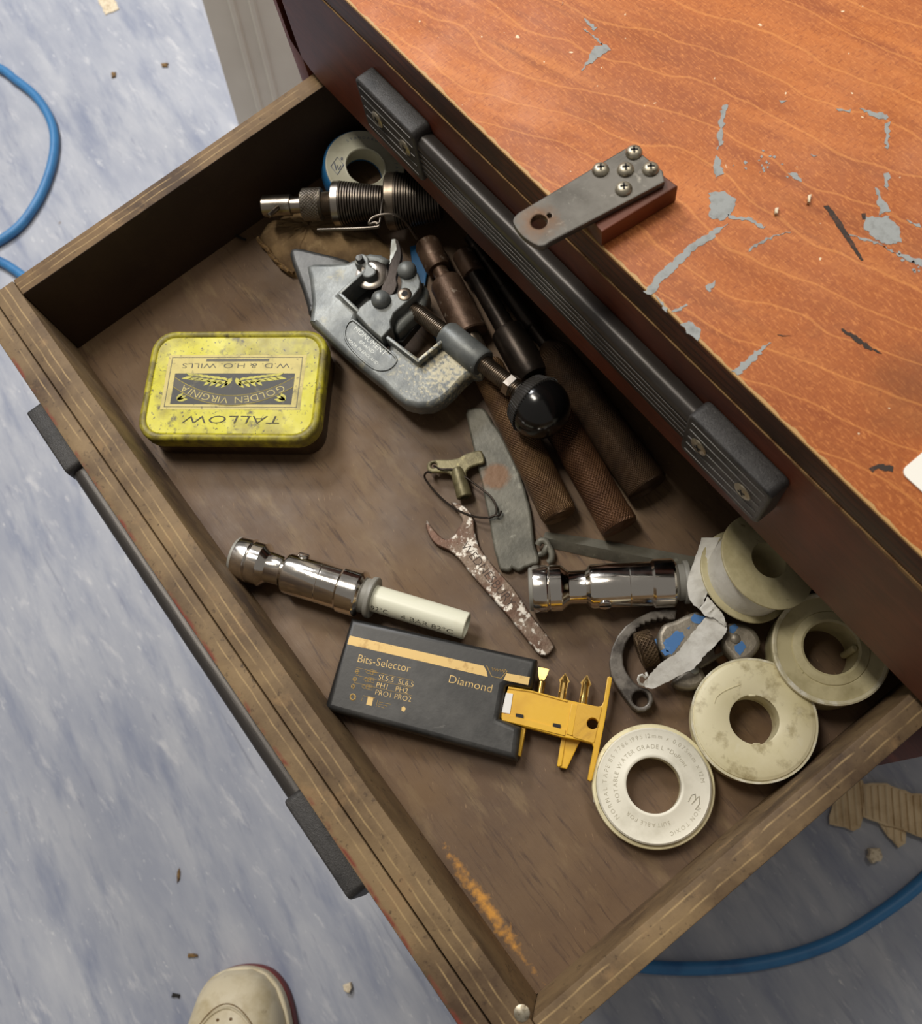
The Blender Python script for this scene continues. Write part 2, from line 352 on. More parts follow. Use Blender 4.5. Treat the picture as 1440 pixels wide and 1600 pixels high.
M_paint = mat('grey_paint', (148, 152, 152), .6, 0, [((120, 122, 120), 200, .5, .75, (1, 1, 1), 4)], [(300, .15, (1, 1, 1))])
M_scuff = mat('scorched_mark', (44, 30, 22), .7, 0, [((90, 52, 30), 300, .5, .7, (1, 1, 1), 4)])
M_card = mat('white_card', (238, 236, 228), .6)
M_white_trim = mat('cream_gloss_paint', (236, 231, 219), .4, 0, [((224, 218, 206), 12, .4, .7, (1, 1, 1), 3)])
M_hose = mat('blue_hose', (60, 124, 178), .45, 0, [((48, 104, 158), 30, .5, .7, (1, 1, 1), 3)])
M_cardb = mat('corrugated_card', (226, 204, 166), .8, 0, [((200, 174, 134), 50, .45, .7, (1, 1, 1), 4)])
M_chip = mat('pale_chip', (226, 212, 186), .8, 0, [((170, 150, 116), 300, .45, .7, (1, 1, 1), 3)])
tinspots = [((204, 198, 30), 14, .4, .6, (1, 1, 1), 4), ((152, 140, 42), 34, .5, .68, (1, 1, 1), 7), ((92, 84, 34), 110, .57, .68, (1, 1, 1), 6), ((70, 62, 34), 260, .64, .72, (1, 1, 1), 5)]
M_tin = mat('yellow_tinplate', (202, 194, 28), .38, 0, tinspots + [((138, 126, 40), 22, .54, .7, (1, 1, 1), 9), ((84, 76, 34), 420, .62, .68, (1, 1, 1), 3)], [(90, .1, (1, 1, 1))], [(40, .3, .7, .3, .6)])
M_tinrim = mat('grubby_yellow_rim', (176, 166, 40), .5, 0, [((116, 106, 44), 60, .4, .58, (1, 1, 1), 8), ((72, 62, 36), 160, .55, .7, (1, 1, 1), 6), ((206, 198, 40), 50, .6, .7, (1, 1, 1), 4)], [(200, .2, (1, 1, 1))])
M_tinside = mat('dark_tin_side', (62, 46, 30), .45, .3, [((96, 76, 40), 60, .55, .7, (1, 1, .3), 5)])
M_label = mat('label_cream', (200, 184, 104), .5, 0, [((150, 138, 70), 60, .5, .7, (1, 1, 1), 6), ((110, 100, 60), 240, .62, .72, (1, 1, 1), 4)])
M_labelblk = mat('label_black', (26, 24, 18), .5, 0, [((90, 84, 50), 160, .58, .74, (1, 1, 1), 5)])
M_labelgrey = mat('banner_grey', (64, 58, 42), .5, 0, [((52, 48, 36), 160, .5, .7, (1, 1, 1), 5)])
M_leaf = mat('printed_leaf', (190, 182, 60), .5, 0, [((120, 116, 50), 160, .5, .72, (1, 1, 1), 5)])
M_ink = mat('marker_ink', (60, 54, 34), .6)
M_chrome = mat('chrome', (236, 231, 224), .14, 1, [], [(900, .015, (1, 1, 1))], [(60, .4, .75, .1, .24)])
M_greyp = mat('grey_plastic', (140, 138, 130), .45)
M_pipe = mat('white_pipe', (226, 226, 206), .36, 0, [((208, 204, 178), 40, .5, .75, (1, 1, 1), 4)])
M_print = mat('black_print', (36, 36, 32), .6)
M_case = mat('scuffed_black_case', (33, 33, 33), .42, 0, [((70, 69, 67), 24, .5, .72, (1, 1, 1), 7), ((100, 98, 94), 260, .68, .76, (1, .2, 1), 4, streak(40)), ((32, 32, 32), 60, .5, .7, (1, 1, 1), 4)], [(300, .06, (1, 1, 1))])
M_gold = mat('gold_print', (206, 174, 108), .45, .15, [((160, 122, 60), 160, .55, .72, (1, 1, 1), 5), ((70, 56, 36), 260, .68, .72, (1, 1, 1), 4)])
M_yel = mat('yellow_plastic', (222, 174, 42), .4, 0, [((208, 158, 36), 60, .45, .7, (1, 1, 1), 4)], [(300, .05, (1, 1, 1))])
M_yelg = mat('grubby_yellow_plastic', (210, 162, 44), .5, 0, [((150, 102, 30), 120, .5, .7, (1, .3, 1), 5)], [(700, .2, (.2, 1, 1))])
M_bit = mat('gold_bit', (206, 172, 104), .28, 1, [((150, 116, 60), 300, .55, .7, (1, 1, 1), 3)])
M_whitep = mat('white_plastic', (226, 224, 220), .4)
M_rollw = mat('white_roll_disc', (226, 222, 206), .45, 0, [((200, 196, 178), 50, .5, .75, (1, 1, 1), 4)], [(300, .05, (1, 1, 1))])
M_rollp = mat('raised_lettering', (178, 172, 152), .5)
M_rollc = mat('cream_plastic', (228, 219, 182), .45, 0, [((214, 204, 160), 30, .45, .7, (1, 1, 1), 5), ((168, 154, 112), 90, .54, .7, (1, 1, 1), 8), ((236, 230, 206), 50, .6, .75, (1, 1, 1), 4)], [(200, .08, (1, 1, 1))])
M_rollrim = mat('scuffed_cream_rim', (206, 198, 166), .55, 0, [((232, 228, 212), 120, .5, .65, (1, 1, 1), 4), ((140, 126, 90), 160, .62, .74, (1, 1, 1), 5)])
M_rolld = mat('aged_cream_plastic', (204, 194, 154), .45, 0, [((156, 145, 104), 40, .45, .7, (1, 1, 1), 5), ((104, 92, 58), 140, .66, .76, (1, 1, 1), 6)])
M_rollb = mat('pale_roll', (214, 212, 190), .4, 0, [((190, 186, 160), 50, .5, .75, (1, 1, 1), 4)])
M_blue = mat('blue_plastic', (38, 104, 156), .4)
M_blueink = mat('blue_ink', (66, 88, 140), .5)
M_tape = mat('white_tape', (218, 216, 208), .55, 0, [((186, 182, 172), 70, .5, .75, (1, 1, 1), 5)], [(160, .5, (1, 1, 1))])
M_cast = mat('cast_zinc', (132, 135, 132), .4, .3, [((98, 102, 102), 40, .42, .62, (1, 1, 1), 6), ((164, 157, 130), 60, .6, .74, (1, 1, 1), 7), ((140, 114, 66), 80, .68, .76, (1, 1, 1), 7)], [(500, .12, (1, 1, 1))], [(40, .3, .7, .3, .55)])
M_castl = mat('raised_cast_letters', (174, 176, 170), .4, .55)
M_castd = mat('dark_cast', (84, 84, 82), .45, .6, [((60, 60, 60), 40, .45, .65, (1, 1, 1), 5)], [(500, .12, (1, 1, 1))])
M_steel = mat('bright_steel', (176, 168, 158), .3, 1, [((130, 118, 104), 90, .5, .7, (1, 1, 1), 5)])
M_thread = mat('dull_thread_steel', (140, 128, 114), .34, .9, [((80, 68, 56), 60, .45, .7, (1, 1, 1), 5)])
M_knurl = mat('knurled_steel', (150, 142, 130), .35, .9, [((100, 88, 74), 90, .5, .7, (1, 1, 1), 5)], knurl=(2.2, .8))
M_cone = mat('threaded_cone_steel', (104, 96, 88), .36, .85, [((70, 60, 50), 60, .45, .7, (1, 1, 1), 5)])
M_bake = mat('black_bakelite', (18, 17, 17), .18, 0, [((40, 38, 36), 70, .64, .76, (1, 1, 1), 5)], coat=.4)
M_band = mat('worn_bakelite_ribs', (52, 49, 46), .4, 0)
rustl = [((80, 60, 46), 60, .42, .62, (1, 1, 1), 6), ((150, 134, 118), 200, .58, .68, (1, 1, .6), 7), ((108, 72, 50), 40, .58, .72, (1, 1, 1), 6)]
M_rust = mat('rusty_steel', (104, 82, 66), .46, .5, rustl, [(300, .25, (1, 1, 1))])
M_rustd = mat('dark_oiled_steel', (56, 48, 42), .36, .65, [((40, 34, 30), 50, .45, .65, (1, 1, 1), 5), ((100, 90, 80), 120, .66, .76, (1, 1, .3), 5)], [(300, .12, (1, 1, 1))])
M_kn1 = mat('brown_knurled_handle', (122, 92, 60), .42, .45, [((88, 62, 42), 40, .42, .65, (1, 1, 1), 6)], knurl=(1.7, .9, .8))
M_kn2 = mat('rust_knurled_handle', (112, 78, 52), .42, .45, [((78, 50, 34), 40, .42, .65, (1, 1, 1), 6)], knurl=(2.0, .9, .9))
M_kn3 = mat('dark_knurled_handle', (88, 66, 46), .45, .4, [((60, 44, 32), 40, .42, .65, (1, 1, 1), 6)], knurl=(1.6, .9, .9))
M_lead = mat('grey_lead_strip', (116, 113, 101), .5, .2, [((88, 86, 76), 50, .42, .65, (1, 1, 1), 6), ((150, 148, 134), 120, .62, .74, (1, 1, 1), 5)], [(200, .3, (1, 1, 1))])
def rustspot(N, L, tc):
    ln = N.new('ShaderNodeVectorMath'); ln.operation = 'DISTANCE'; L.new(tc.outputs['Object'], ln.inputs[0]); ln.inputs[1].default_value = RSPOT
    nz = N.new('ShaderNodeTexNoise'); nz.inputs['Scale'].default_value = 160; nz.inputs['Detail'].default_value = 6; L.new(tc.outputs['Object'], nz.inputs['Vector'])
    x = math_(N, L, 'MULTIPLY_ADD', nz.outputs['Fac'], -.008, ln.outputs['Value'])
    r = N.new('ShaderNodeMapRange'); r.inputs[1].default_value = .0055; r.inputs[2].default_value = .002; L.new(x, r.inputs[0])
    return math_(N, L, 'MULTIPLY', r.outputs[0], .8)
M_brass = mat('dirty_brass', (128, 120, 88), .45, .4, [((96, 88, 62), 80, .45, .65, (1, 1, 1), 6), ((176, 166, 116), 140, .62, .74, (1, 1, 1), 4)], [(400, .2, (1, 1, 1))])
M_wire = mat('grey_wire', (118, 110, 100), .36, .9)
M_wired = mat('dark_wire', (54, 46, 40), .45, .7)
M_span = mat('flaking_plated_spanner', (106, 90, 76), .45, .5, [((84, 62, 48), 70, .45, .6, (1, 1, 1), 6), ((190, 184, 174), 240, .53, .6, (1, 1, 1), 8), ((92, 66, 52), 46, .54, .62, (1, 1, 1), 5)], [(260, .35, (1, 1, 1))])
M_spanl = mat('stamped_letters', (52, 38, 30), .6, .3)
M_iron = mat('scratched_iron', (118, 112, 104), .45, .3, [((62, 56, 50), 90, .45, .65, (1, 1, 1), 6), ((150, 144, 134), 200, .62, .72, (1, 1, 1), 5)], [(300, .15, (1, 1, 1))])
M_wheel = mat('brown_knurled_wheel', (112, 92, 68), .45, .6, [((70, 54, 40), 90, .45, .65, (1, 1, 1), 6)], knurl=(2.6, 1.0, 1.0))
M_cut = mat('worn_grey_casting', (142, 134, 120), .45, .5, [((92, 84, 72), 60, .45, .65, (1, 1, 1), 6), ((160, 152, 136), 160, .62, .74, (1, 1, 1), 5)], [(400, .2, (1, 1, 1))])
M_bluep = mat('chipped_blue_paint', (66, 116, 172), .45, 0, [((104, 150, 196), 120, .55, .7, (1, 1, 1), 5), ((224, 230, 234), 140, .64, .68, (1, 1, 1), 5)])
M_leather = mat('tan_suede', (140, 114, 78), .85, 0, [((98, 76, 50), 34, .42, .62, (1, 1, 1), 7), ((172, 146, 106), 80, .56, .74, (1, 1, 1), 5)], [(400, .4, (1, 1, 1))])
M_lace = mat('frayed_lace', (128, 100, 60), .8, 0, [((80, 58, 34), 300, .45, .65, (1, 1, 1), 4)])
M_shoe = mat('cream_leather', (214, 202, 172), .5, 0, [((186, 170, 132), 40, .45, .7, (1, 1, 1), 5), ((140, 120, 90), 90, .68, .78, (1, 1, 1), 5)], [(600, .1, (1, 1, 1))])
M_sole = mat('maroon_sole', (120, 52, 48), .6)
M_blank = mat('drawer_inside', (60, 40, 26), .8)

# ================================================================== the setting
fl = MB().box((-1900, -1500, -490), (1900, 1900, -450))
o = link('floor', fl, M_floor, None, 0, (0, 0, -450)); o['kind'] = 'structure'
# the moulded, cream painted upright at the chest's far left
a0 = at(388, 40, -250); a1 = at(452, 290, -450); ax_ = unit(a1 - a0)
tr = MB(); side = unit(np.cross(ax_, V3(.45, -.2, .9))); nn = np.cross(side, ax_)
prof = [(-80, -12), (-80, 4), (-78, 6), (-15, 6), (-13, 9), (-9, 9), (-7, 6), (6, 6), (8, 9), (12, 9), (14, 6), (40, 6), (40, -12)]
n = len(prof); vs = [a + side * p + nn * q for a in (a0 - ax_ * 900, a1 + ax_ * 12) for p, q in prof]
tr.add(vs, [(i, (i + 1) % n, n + (i + 1) % n, n + i) for i in range(n)] + [tuple(range(n)), tuple(reversed(range(n, 2 * n)))])
o = link('trim_1', tr, M_white_trim, None, 30); o['kind'] = 'structure'

# ================================================================== the chest
chest = thing('tool_chest', (235, 218, -450), 'orange stained plywood tool chest with paint splashed top and steel hasp', 'chest')
wtop = MB().box((-32, 218, 158), (503, 640, 175.3), .9)
mm = []
for f in wtop.f:
    p = np.array([wtop.v[i] for i in f]); nv = np.cross(p[1] - p[0], p[2] - p[0]); nv /= (np.linalg.norm(nv) + 1e-9)
    mm.append(0 if abs(nv[2]) > .3 and p[:, 2].mean() > 170 else 1)
wtop.m = mm
worktop = link('worktop', wtop, [M_top, M_edge], chest, 30, (0, 218, 175.3))
link('side_panel', MB().box((-30, 218, -448), (-15, 638, 158), .6), M_red, chest, 30)
link('side_panel', MB().box((487, 218, -448), (501, 638, 158), .6), M_red, chest, 30)
link('back_panel', MB().box((-15, 626, -448), (487, 638, 158)), M_blank, chest, 30)
link('shelf', MB().box((-15, 222, -40), (487, 626, -26)), M_blank, chest, 30)
link('front_panel', MB().box((-15, 219, -446), (487, 233, -40), .6), M_red, chest, 30)
# paint splashes and burns on the top: their own thin films
k5 = crop(800, 0, .4444)
def film(name, pts, m, amp=.6, step=1.1, h=.16):
    q = [k5(x, y, 175.3) for x, y in pts]
    link(name, MB().plate(jag(q, step, amp), [], 175.28, 175.3 + h, 0), m, worktop, 0)
S1 = [[(250, 100), (350, 175), (330, 185), (300, 205), (240, 250), (270, 205), (290, 165), (320, 160)],
      [(735, 370), (765, 370), (745, 420), (740, 500), (720, 530), (725, 450)],
      [(715, 550), (730, 560), (740, 610), (720, 625), (705, 610)],
      [(690, 680), (740, 672), (790, 705), (765, 755), (740, 775), (695, 765)],
      [(760, 755), (840, 770), (890, 800), (880, 805), (830, 780), (765, 768)],
      [(765, 788), (720, 800), (640, 850), (560, 920), (500, 980), (460, 1030), (490, 1040), (520, 1000), (570, 950), (640, 880), (700, 840), (740, 805)],
      [(590, 1135), (630, 1130), (665, 1165), (650, 1195), (610, 1165)], [(560, 1095), (612, 1066), (614, 1074), (575, 1100)],
      [(505, 1035), (525, 1060), (550, 1100), (530, 1085)],
      [(910, 1200), (860, 1230), (800, 1280), (770, 1310), (800, 1320), (830, 1290), (880, 1235)],
      [(1225, 380), (1320, 405), (1315, 425), (1260, 410)], [(1140, 382), (1190, 385), (1185, 395), (1150, 392)],
      [(1310, 430), (1328, 430), (1320, 520), (1310, 520)], [(1310, 610), (1325, 610), (1320, 670), (1308, 660)],
      [(1240, 765), (1320, 760), (1360, 800), (1370, 850), (1320, 860), (1270, 840), (1235, 800)],
      [(1180, 825), (1280, 850), (1350, 890), (1440, 910), (1440, 940), (1380, 910), (1300, 865)],
      [(1280, 660), (1300, 700), (1330, 740), (1290, 755), (1285, 700)], [(1390, 775), (1440, 795), (1440, 805), (1400, 785)],
      [(980, 815), (900, 842), (830, 885), (850, 862), (900, 832)], [(250, 65), (300, 100), (290, 108), (255, 80)], [(170, 8), (184, 12), (178, 20)],
      [(965, 610), (1000, 605), (1020, 640), (990, 630)], [(1050, 540), (1072, 545), (1060, 558)], [(935, 355), (965, 358), (945, 364)], [(680, 1010), (715, 985), (712, 1000), (690, 1030)]]
for s in S1: film('paint_splash', s, M_paint)
for _ in range(26):
    x = random.gauss(885, 40); y = random.gauss(578, 22); r = random.uniform(2, 8)
    if _ > 16: x = random.gauss(1400, 40); y = 930 + .35 * (x - 1400) + random.gauss(0, 14)
    film('paint_splash', [(x - r, y), (x, y - r), (x + r, y), (x, y + r)], M_paint, .3, .8)
film('scorch_mark', [(1095, 725), (1110, 722), (1150, 770), (1235, 915), (1225, 918), (1150, 810)], M_scuff, .2)
film('scorch_mark', [(1155, 1155), (1200, 1175), (1260, 1220), (1300, 1245), (1240, 1222), (1190, 1190)], M_scuff, .5)
film('scorch_mark', [(1225, 752), (1240, 752), (1242, 768), (1230, 772)], M_scuff, .4)
film('scorch_mark', [(930, 1178), (975, 1180), (950, 1184)], M_scuff, .3)
film('scorch_mark', [(1255, 1640), (1300, 1632), (1345, 1640), (1340, 1658), (1300, 1650), (1260, 1662)], M_scuff, .6)
# steel hasp strip on its wooden block
pf = frame((239, 224.5, 187), (20.5, .2, 0)); ex = unit(at(848, 388, 189) - at(797, 342, 189))
c0 = at(797, 342, 189); c1 = at(845, 388, 189); b0 = at(985, 225, 189); b1 = at(1046, 276, 189)
hole = at(842, 346, 189); hole2 = hole + unit(at(862, 334, 189) - hole) * 4.9
RUST = (hole[0] * .001, hole[1] * .001)
overlay(M_hasp, (112, 76, 44), rustring)
bl = MB().plate([c1 + V3(8.5, 24.5, 0), b1 + V3(3.6, 1.5, 0), b0 + V3(3, 0, 0), c0 + V3(3, 27, 0)], [], 175.3, 185.5, .5)
link('hasp_block', bl, M_block, chest, 30)
outl = smooth([c0 + V3(-.2, 4.5, 0), c0 + V3(.4, 1.6, 0), c0 + V3(2.6, -.4, 0), (c0 + c1) / 2 + V3(0, -1.6, 0), c1 + V3(-2.6, -.4, 0), c1 + V3(-.2, 1.6, 0), c1 + V3(.1, 4.5, 0)], 4, False) + [b1 + V3(.4, -3, 0), b1 + V3(-4, 0, 0), b0 + V3(4, 0, 0), b0 + V3(0, -3, 0)]
hp = MB().plate(outl, [circ(hole, 3.3), circ(hole2, 1.0, 12)], 185.5, 189, .6)
hasp = link('hasp_plate', hp, M_hasp, chest, 30, (0, 0, 189))
for px, py in ((990, 237), (938, 264), (977, 264), (1016, 263), (974, 294)):
    c = at(px, py + 2, 189); sc = MB()
    sc.lathe(c, c + V3(0, 0, 1), [(-.2, 3.5), (.4, 3.5), (1.1, 3.2), (1.8, 2.5), (2.2, 1.5), (2.35, .4)], 28)
    fr = frame(c + V3(0, 0, 1.85), (math.cos(.9), math.sin(.9), 0))
    sc.box((-1.5, -.4, 0), (1.5, .4, .56), 0, fr, 1); sc.box((-.4, -1.5, 0), (.4, 1.5, .56), 0, fr, 1)
    link('screw', sc, [M_screw, M_dark], hasp)

# ------------------------------------------------------------------ drawers and their handles
def handle(root, x0, x1, x2, x3, yb, yf, zt, zb, raised):
    """black bar handle: end caps x0..x1 and x2..x3, back at yb, face at yf, between zb and zt."""
    bar = MB(); h = zt - zb; ym = yf
    pr = [(yb - .5, zt - 6.5), (yb - 4, zt - 4.5), (yf + 4.2, zt - 4.2), (yf + 2, zt - 5.6), (yf + 1, zt - 8.5)]
    z = zt - 8.5
    for k in range(4): pr += [(yf + 1, z - 2.2), (yf + 2.1, z - 2.6), (yf + 2.1, z - 3.8), (yf + 1, z - 4.2)]; z -= 4.2
    pr += [(yf + 1.6, zb + 6), (yf + 3, zb + 4), (yb - .5, zb + 4)]
    nn_ = len(pr); vs = [(x, y, z_) for x in (x1 - 3, x2 + 3) for y, z_ in pr]
    bar.add(vs, [(i, (i + 1) % nn_, nn_ + (i + 1) % nn_, nn_ + i) for i in range(nn_)] + [tuple(range(nn_)), tuple(reversed(range(nn_, 2 * nn_)))])
    hb = link('handle', bar, M_bar, root, 40)
    for xa, xb, outer in ((x0, x1, -1), (x2, x3, 1)):
        cp = MB(); w = xb - xa
        fr = lambda a, b, c: V3(a, yb - c, b)          # a: along x, b: z, c: out of the front
        cp.plate([(p[0], p[1]) for p in (rrect(xa, zb, xb, zt, 3.5))], [], 0, yb - yf, 1.3, lambda a, b, c: V3(a, yb - c, b), 0, 2)
        for k in range(5):
            zz = zb + 4.5 + k * (h - 9) / 4
            if raised: cp.box((xa + 3, yf - .35, zz - .28), (xb - 3, yf + .3, zz + .28), .1, None, 1)
        cap = link('end_cap', cp, [M_blk, M_ridge], hb, 40)
        if raised:
            for fx in ((.3, .78) if outer < 0 else (.2, .75)):
                c = V3(xa + w * fx, yf, (zb + zt) / 2); sc = MB()
                sc.lathe(c, c + V3(0, -1, 0), [(-.4, 4.6), (.5, 4.6), (.9, 4.0), (1.1, .5)], 26)
                f2 = frame(c + V3(0, -.9, 0), (.9, 0, .42), (0, -1, 0))
                sc.box((-2, -.45, 0), (2, .45, .35), 0, f2, 1); sc.box((-.45, -2, 0), (.45, 2, .35), 0, f2, 1)
                link('screw', sc, [M_screw, M_dark], hb)
    return hb
H = 65.0
closed = thing('drawer', (235, 218, 70), 'closed upper drawer of the chest, dark red front with black bar handle above the tools', 'drawer')
fp = [at(0, 0)[:2]]
front_outline = [(-25.5, 157), (485.5, 157), (485.5, 70.5), (2, 70.5), (-8, 73), (-17, 77.5), (-25.5, 84)]
link('front_board', MB().plate(front_outline, [], 0, 14, .8, lambda a, b, c: V3(a, 232 - c, b)), M_red, closed, 30, (0, 218, 70))
lipb = [(x, 156.7 - max(0, random.gauss(.02 + max(0, (x - 330) / 150) * 2.6, .25)) * (1 if random.random() < .8 else 0)) for x in np.arange(-24, 486, 4)]
link('top_lip', MB().plate(lipb + [(485, 157.3), (-24, 157.3)], [], 0, 1.2, 0, lambda a, b, c: V3(a, 218.9 - c, b)), M_raw, closed, 30)
link('base_board', MB().box((-8, 232, 74), (480, 600, 80)), M_blank, closed, 0)
handle(closed, 80, 130.5, 326, 375, 218, 207, 143, 107, True)

drawer = thing('drawer', (235, 100, -22), 'open lower drawer of brown plywood pulled out and full of plumbing tools', 'drawer')
link('base_board', MB().box((0, 0, -6), (471, 560, 0)), M_base, drawer, 0, (0, 0, 0))
def rough_board(lo, hi, along, m, root, loc):
    b = MB().box(lo, hi, .9, None, 0, 2)
    return link('side_board', b, m, root, 35, loc)
link('front_board', MB().box((-13, -14.6, -22), (484.5, 0, H), .9), M_front, drawer, 35, (0, 0, 0))
link('facing_board', MB().box((-14, -26.5, -22), (486, -15.2, H - .6), 1.1), M_facing, drawer, 35, (0, 0, 0))
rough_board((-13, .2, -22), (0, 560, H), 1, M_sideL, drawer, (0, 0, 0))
rough_board((471, .2, -22), (484.5, 560, H), 1, M_side, drawer, (0, 0, 0))
link('back_board', MB().box((0, 548, -6), (471, 560, H - 4), .6), M_side, drawer, 35)
c = at(815, 1583, H); link('screw', MB().lathe(c, c + V3(0, 0, 1), [(-1, 3.4), (.2, 3.4), (.6, 2.4), (.7, .4)], 20), M_screw, drawer)
handle(drawer, 52, 103, 327, 384, -26.5, -40, 45, 9, False)

# ================================================================== things lying in the drawer
# --- yellow tobacco tin
ztin = 25.0
o0 = at(237, 508, ztin); o1 = at(511, 505, ztin)
tf0 = at(363, 600, ztin)
ex_t = unit(at(497, 600, ztin) - at(228, 602, ztin)); ex_t = unit(ex_t + unit(at(495, 502, ztin) - at(255, 502, ztin)) + unit(at(480, 697, ztin) - at(235, 694, ztin)))
TF = frame(V3(tf0[0], tf0[1], 0), -ex_t)                     # x to the image's left, y towards the bottom of the image
tin = thing('tobacco_tin', V3(tf0[0], tf0[1], 0), 'worn yellow hinged tin marked TALLOW on the brown drawer bottom', 'tin')
HW, HH = 55.5, 36.5
link('tin_body', MB().plate(rrect(-HW + 1.2, -HH + 1.2, HW - 1.2, HH - 1.2, 13), [], 0.0, 15, 1.2, TF), M_tinside, tin, 40)
lid = MB().plate(rrect(-HW, -HH, HW, HH, 14), [rrect(-HW + 5, -HH + 5, HW - 5, HH - 5, 10.5)], 13, 24.9, 2.4, TF, 0, 3)
lid.plate(rrect(-HW + 4, -HH + 4, HW - 4, HH - 4, 11), [], 15, 24.0, 1.0, TF, 1, 2)
lid_o = link('lid', lid, [M_tinrim, M_tin], tin, 50, V3(tf0[0], tf0[1], ztin))
zt_ = 24.02
lp = lambda x, y, h=0: TF(x, y, zt_ + h)
def loc2(px, py):
    d = at(px, py, zt_) - TF(0, 0, zt_); return float(d @ (TF(1, 0, 0) - TF(0, 0, 0))), float(d @ (TF(0, 1, 0) - TF(0, 0, 0)))
kt = lambda x, y: loc2(180 + .2639 * x, 470 + .2639 * y)
xa, ya = kt(1125, 335); xb, yb = kt(285, 640)
lx0, lx1 = min(xa, xb), max(xa, xb); ly0, ly1 = min(ya, yb), max(ya, yb)
lx0, lx1 = -31.5, 31.0; ly0, ly1 = kt(700, 645)[1], kt(700, 320)[1]
if ly0 > ly1: ly0, ly1 = ly1, ly0
lh = ly1 - ly0
YD = (1 if kt(700, 320)[1] > kt(700, 645)[1] else -1)
# label coordinates: s from 0 (letters' left) to 1, t from 0 (letters' bottom) to 1
ymid = (ly0 + ly1) / 2
# the lettering reads upside down in the photograph: its top points to the image's bottom
tinpx = TF(1, 0, 0) - TF(0, 0, 0); tinpy = TF(0, 1, 0) - TF(0, 0, 0)
sgn = 1 if (loc2(360, 640)[1] > loc2(360, 560)[1]) else -1
tdir = tinpy * (1 if sgn > 0 else -1)                         # towards the image's bottom = letters' top
lb = at(363, 600, zt_)
t_top = loc2(363, 555)[1] * sgn; t_bot = loc2(357, 640)[1] * sgn
LP = lambda s, t, h=0: V3(tf0[0], tf0[1], zt_ + h) + tinpx * s * 1.27 + tdir * t
link('label', MB().plate([(-34, t_top), (34, t_top), (34, t_bot), (-34, t_bot)], [], 0, .06, 0, lambda a, b, c: LP(a, b, c)), M_label, lid_o, 0)
th = t_bot - t_top                                            # t_top is towards the hinge (letters' bottom)
bd = MB()
def strip(mb, x0, y0, x1, y1, w, h=.1, m=0):
    mb.plate([(x0, y0), (x1, y0), (x1, y1), (x0, y1)], [[(x0 + w, y0 + w), (x1 - w, y0 + w), (x1 - w, y1 - w), (x0 + w, y1 - w)]], .05, h, 0, lambda a, b, c: LP(a, b, c), m)
strip(bd, -32.3, t_top + 1.4, 32.3, t_bot - 1.4, .35)
link('label_border', bd, M_labelblk, lid_o, 0)
py0, py1 = t_top + th * .34, t_bot - 3.4
link('label_panel', MB().plate([(-29.5, py0), (29.5, py0), (29.5, py1), (-29.5, py1)], [], 0, .1, 0, lambda a, b, c: LP(a, b, c)), M_labelblk, lid_o, 0)
# the curved banner: an arc sagging towards the image's bottom
def banner(x): return py0 + 2.5 + (py1 - py0 - 8.2) * (1 - (x / 29.5) ** 2)
bn = MB(); N_ = 40; up_ = [(-29.5 + 59 * i / N_) for i in range(N_ + 1)]
bn.plate([(x, banner(x) + 6.4) for x in up_] + [(x, banner(x) + .1) for x in reversed(up_)], [], .1, .16, 0, lambda a, b, c: LP(a, b, c))
link('banner', bn, M_labelgrey, lid_o, 0)
bl_ = MB()
for off in (0, 6.4): bl_.tube([LP(x, banner(x) + off, .16) for x in up_], .22, 4)
link('banner_line', bl_, M_label, lid_o, 0)
# letters: their right runs to the image's left, their top to the image's bottom
RX = 1 if float((at(300, 600, 0) - at(360, 600, 0)) @ tinpx) > 0 else -1   # s grows to the image's left?
def flat_text(txt, size, s0, t0, length, m, name, slant=0, bold=0):
    mb = MB(); text(mb, txt, size, lambda a, b, c: LP(RX * (s0 + a), t0 + b, .2 + c), length, 0, 0, slant)
    return link(name, mb, m, lid_o, 0)
flat_text('W.D. & H.O. WILLS', 4.6, -26.5, t_top + th * .155, 53, M_labelblk, 'lettering')
bb = MB(); bb.plate([(-16, t_top + 2.6), (15, t_top + 2.6), (15, t_top + 4.2), (-16, t_top + 4.2)], [], .05, .12, 0, lambda a, b, c: LP(a, b, c)); link('small_print', bb, M_labelgrey, lid_o, 0)
lt = MB()
mbs = MB()
def fnb(x): return banner(x) + 1.0
ws_txt = 'GOLDEN VIRGINIA'
ws = [.45 if c == ' ' else glyphs(c)[3] - glyphs(c)[2] + .14 for c in ws_txt]; tot = sum(ws); acc = 0
for ch, w in zip(ws_txt, ws):
    q = -24.5 + 49 * (acc + w / 2) / tot; acc += w
    if ch == ' ': continue
    x = RX * q; sl = (banner(x + .1) - banner(x - .1)) / .2
    tx = unit(V3(RX, RX * sl, 0)); ty = unit(V3(-sl, 1, 0))
    v, f, g0, g1 = glyphs(ch)
    mbs.add([LP(x + tx[0] * (p[0] - (g0 + g1) / 2) * 6 + ty[0] * p[1] * 6, fnb(x) + tx[1] * (p[0] - (g0 + g1) / 2) * 6 + ty[1] * p[1] * 6, .24) for p in v], f)
link('banner_lettering', mbs, M_label, lid_o, 0)
flat_text('TALLOW', 7.2, -26, t_bot + 4.0, 47, M_ink, 'handwriting', .25)
def leaf(mb, x, y, ang, L_, wd):
    c, s = math.cos(ang), math.sin(ang)
    pts = [(x + L_ * u_ * c - wd * w_ * s, y + L_ * u_ * s + wd * w_ * c) for u_, w_ in ((0, 0), (.25, .42), (.55, .5), (.85, .2), (1, 0), (.85, -.2), (.55, -.5), (.25, -.42))]
    mb.plate(pts, [], .1, .2, 0, lambda a, b, c_: LP(a, b, c_))
lm_ = MB()
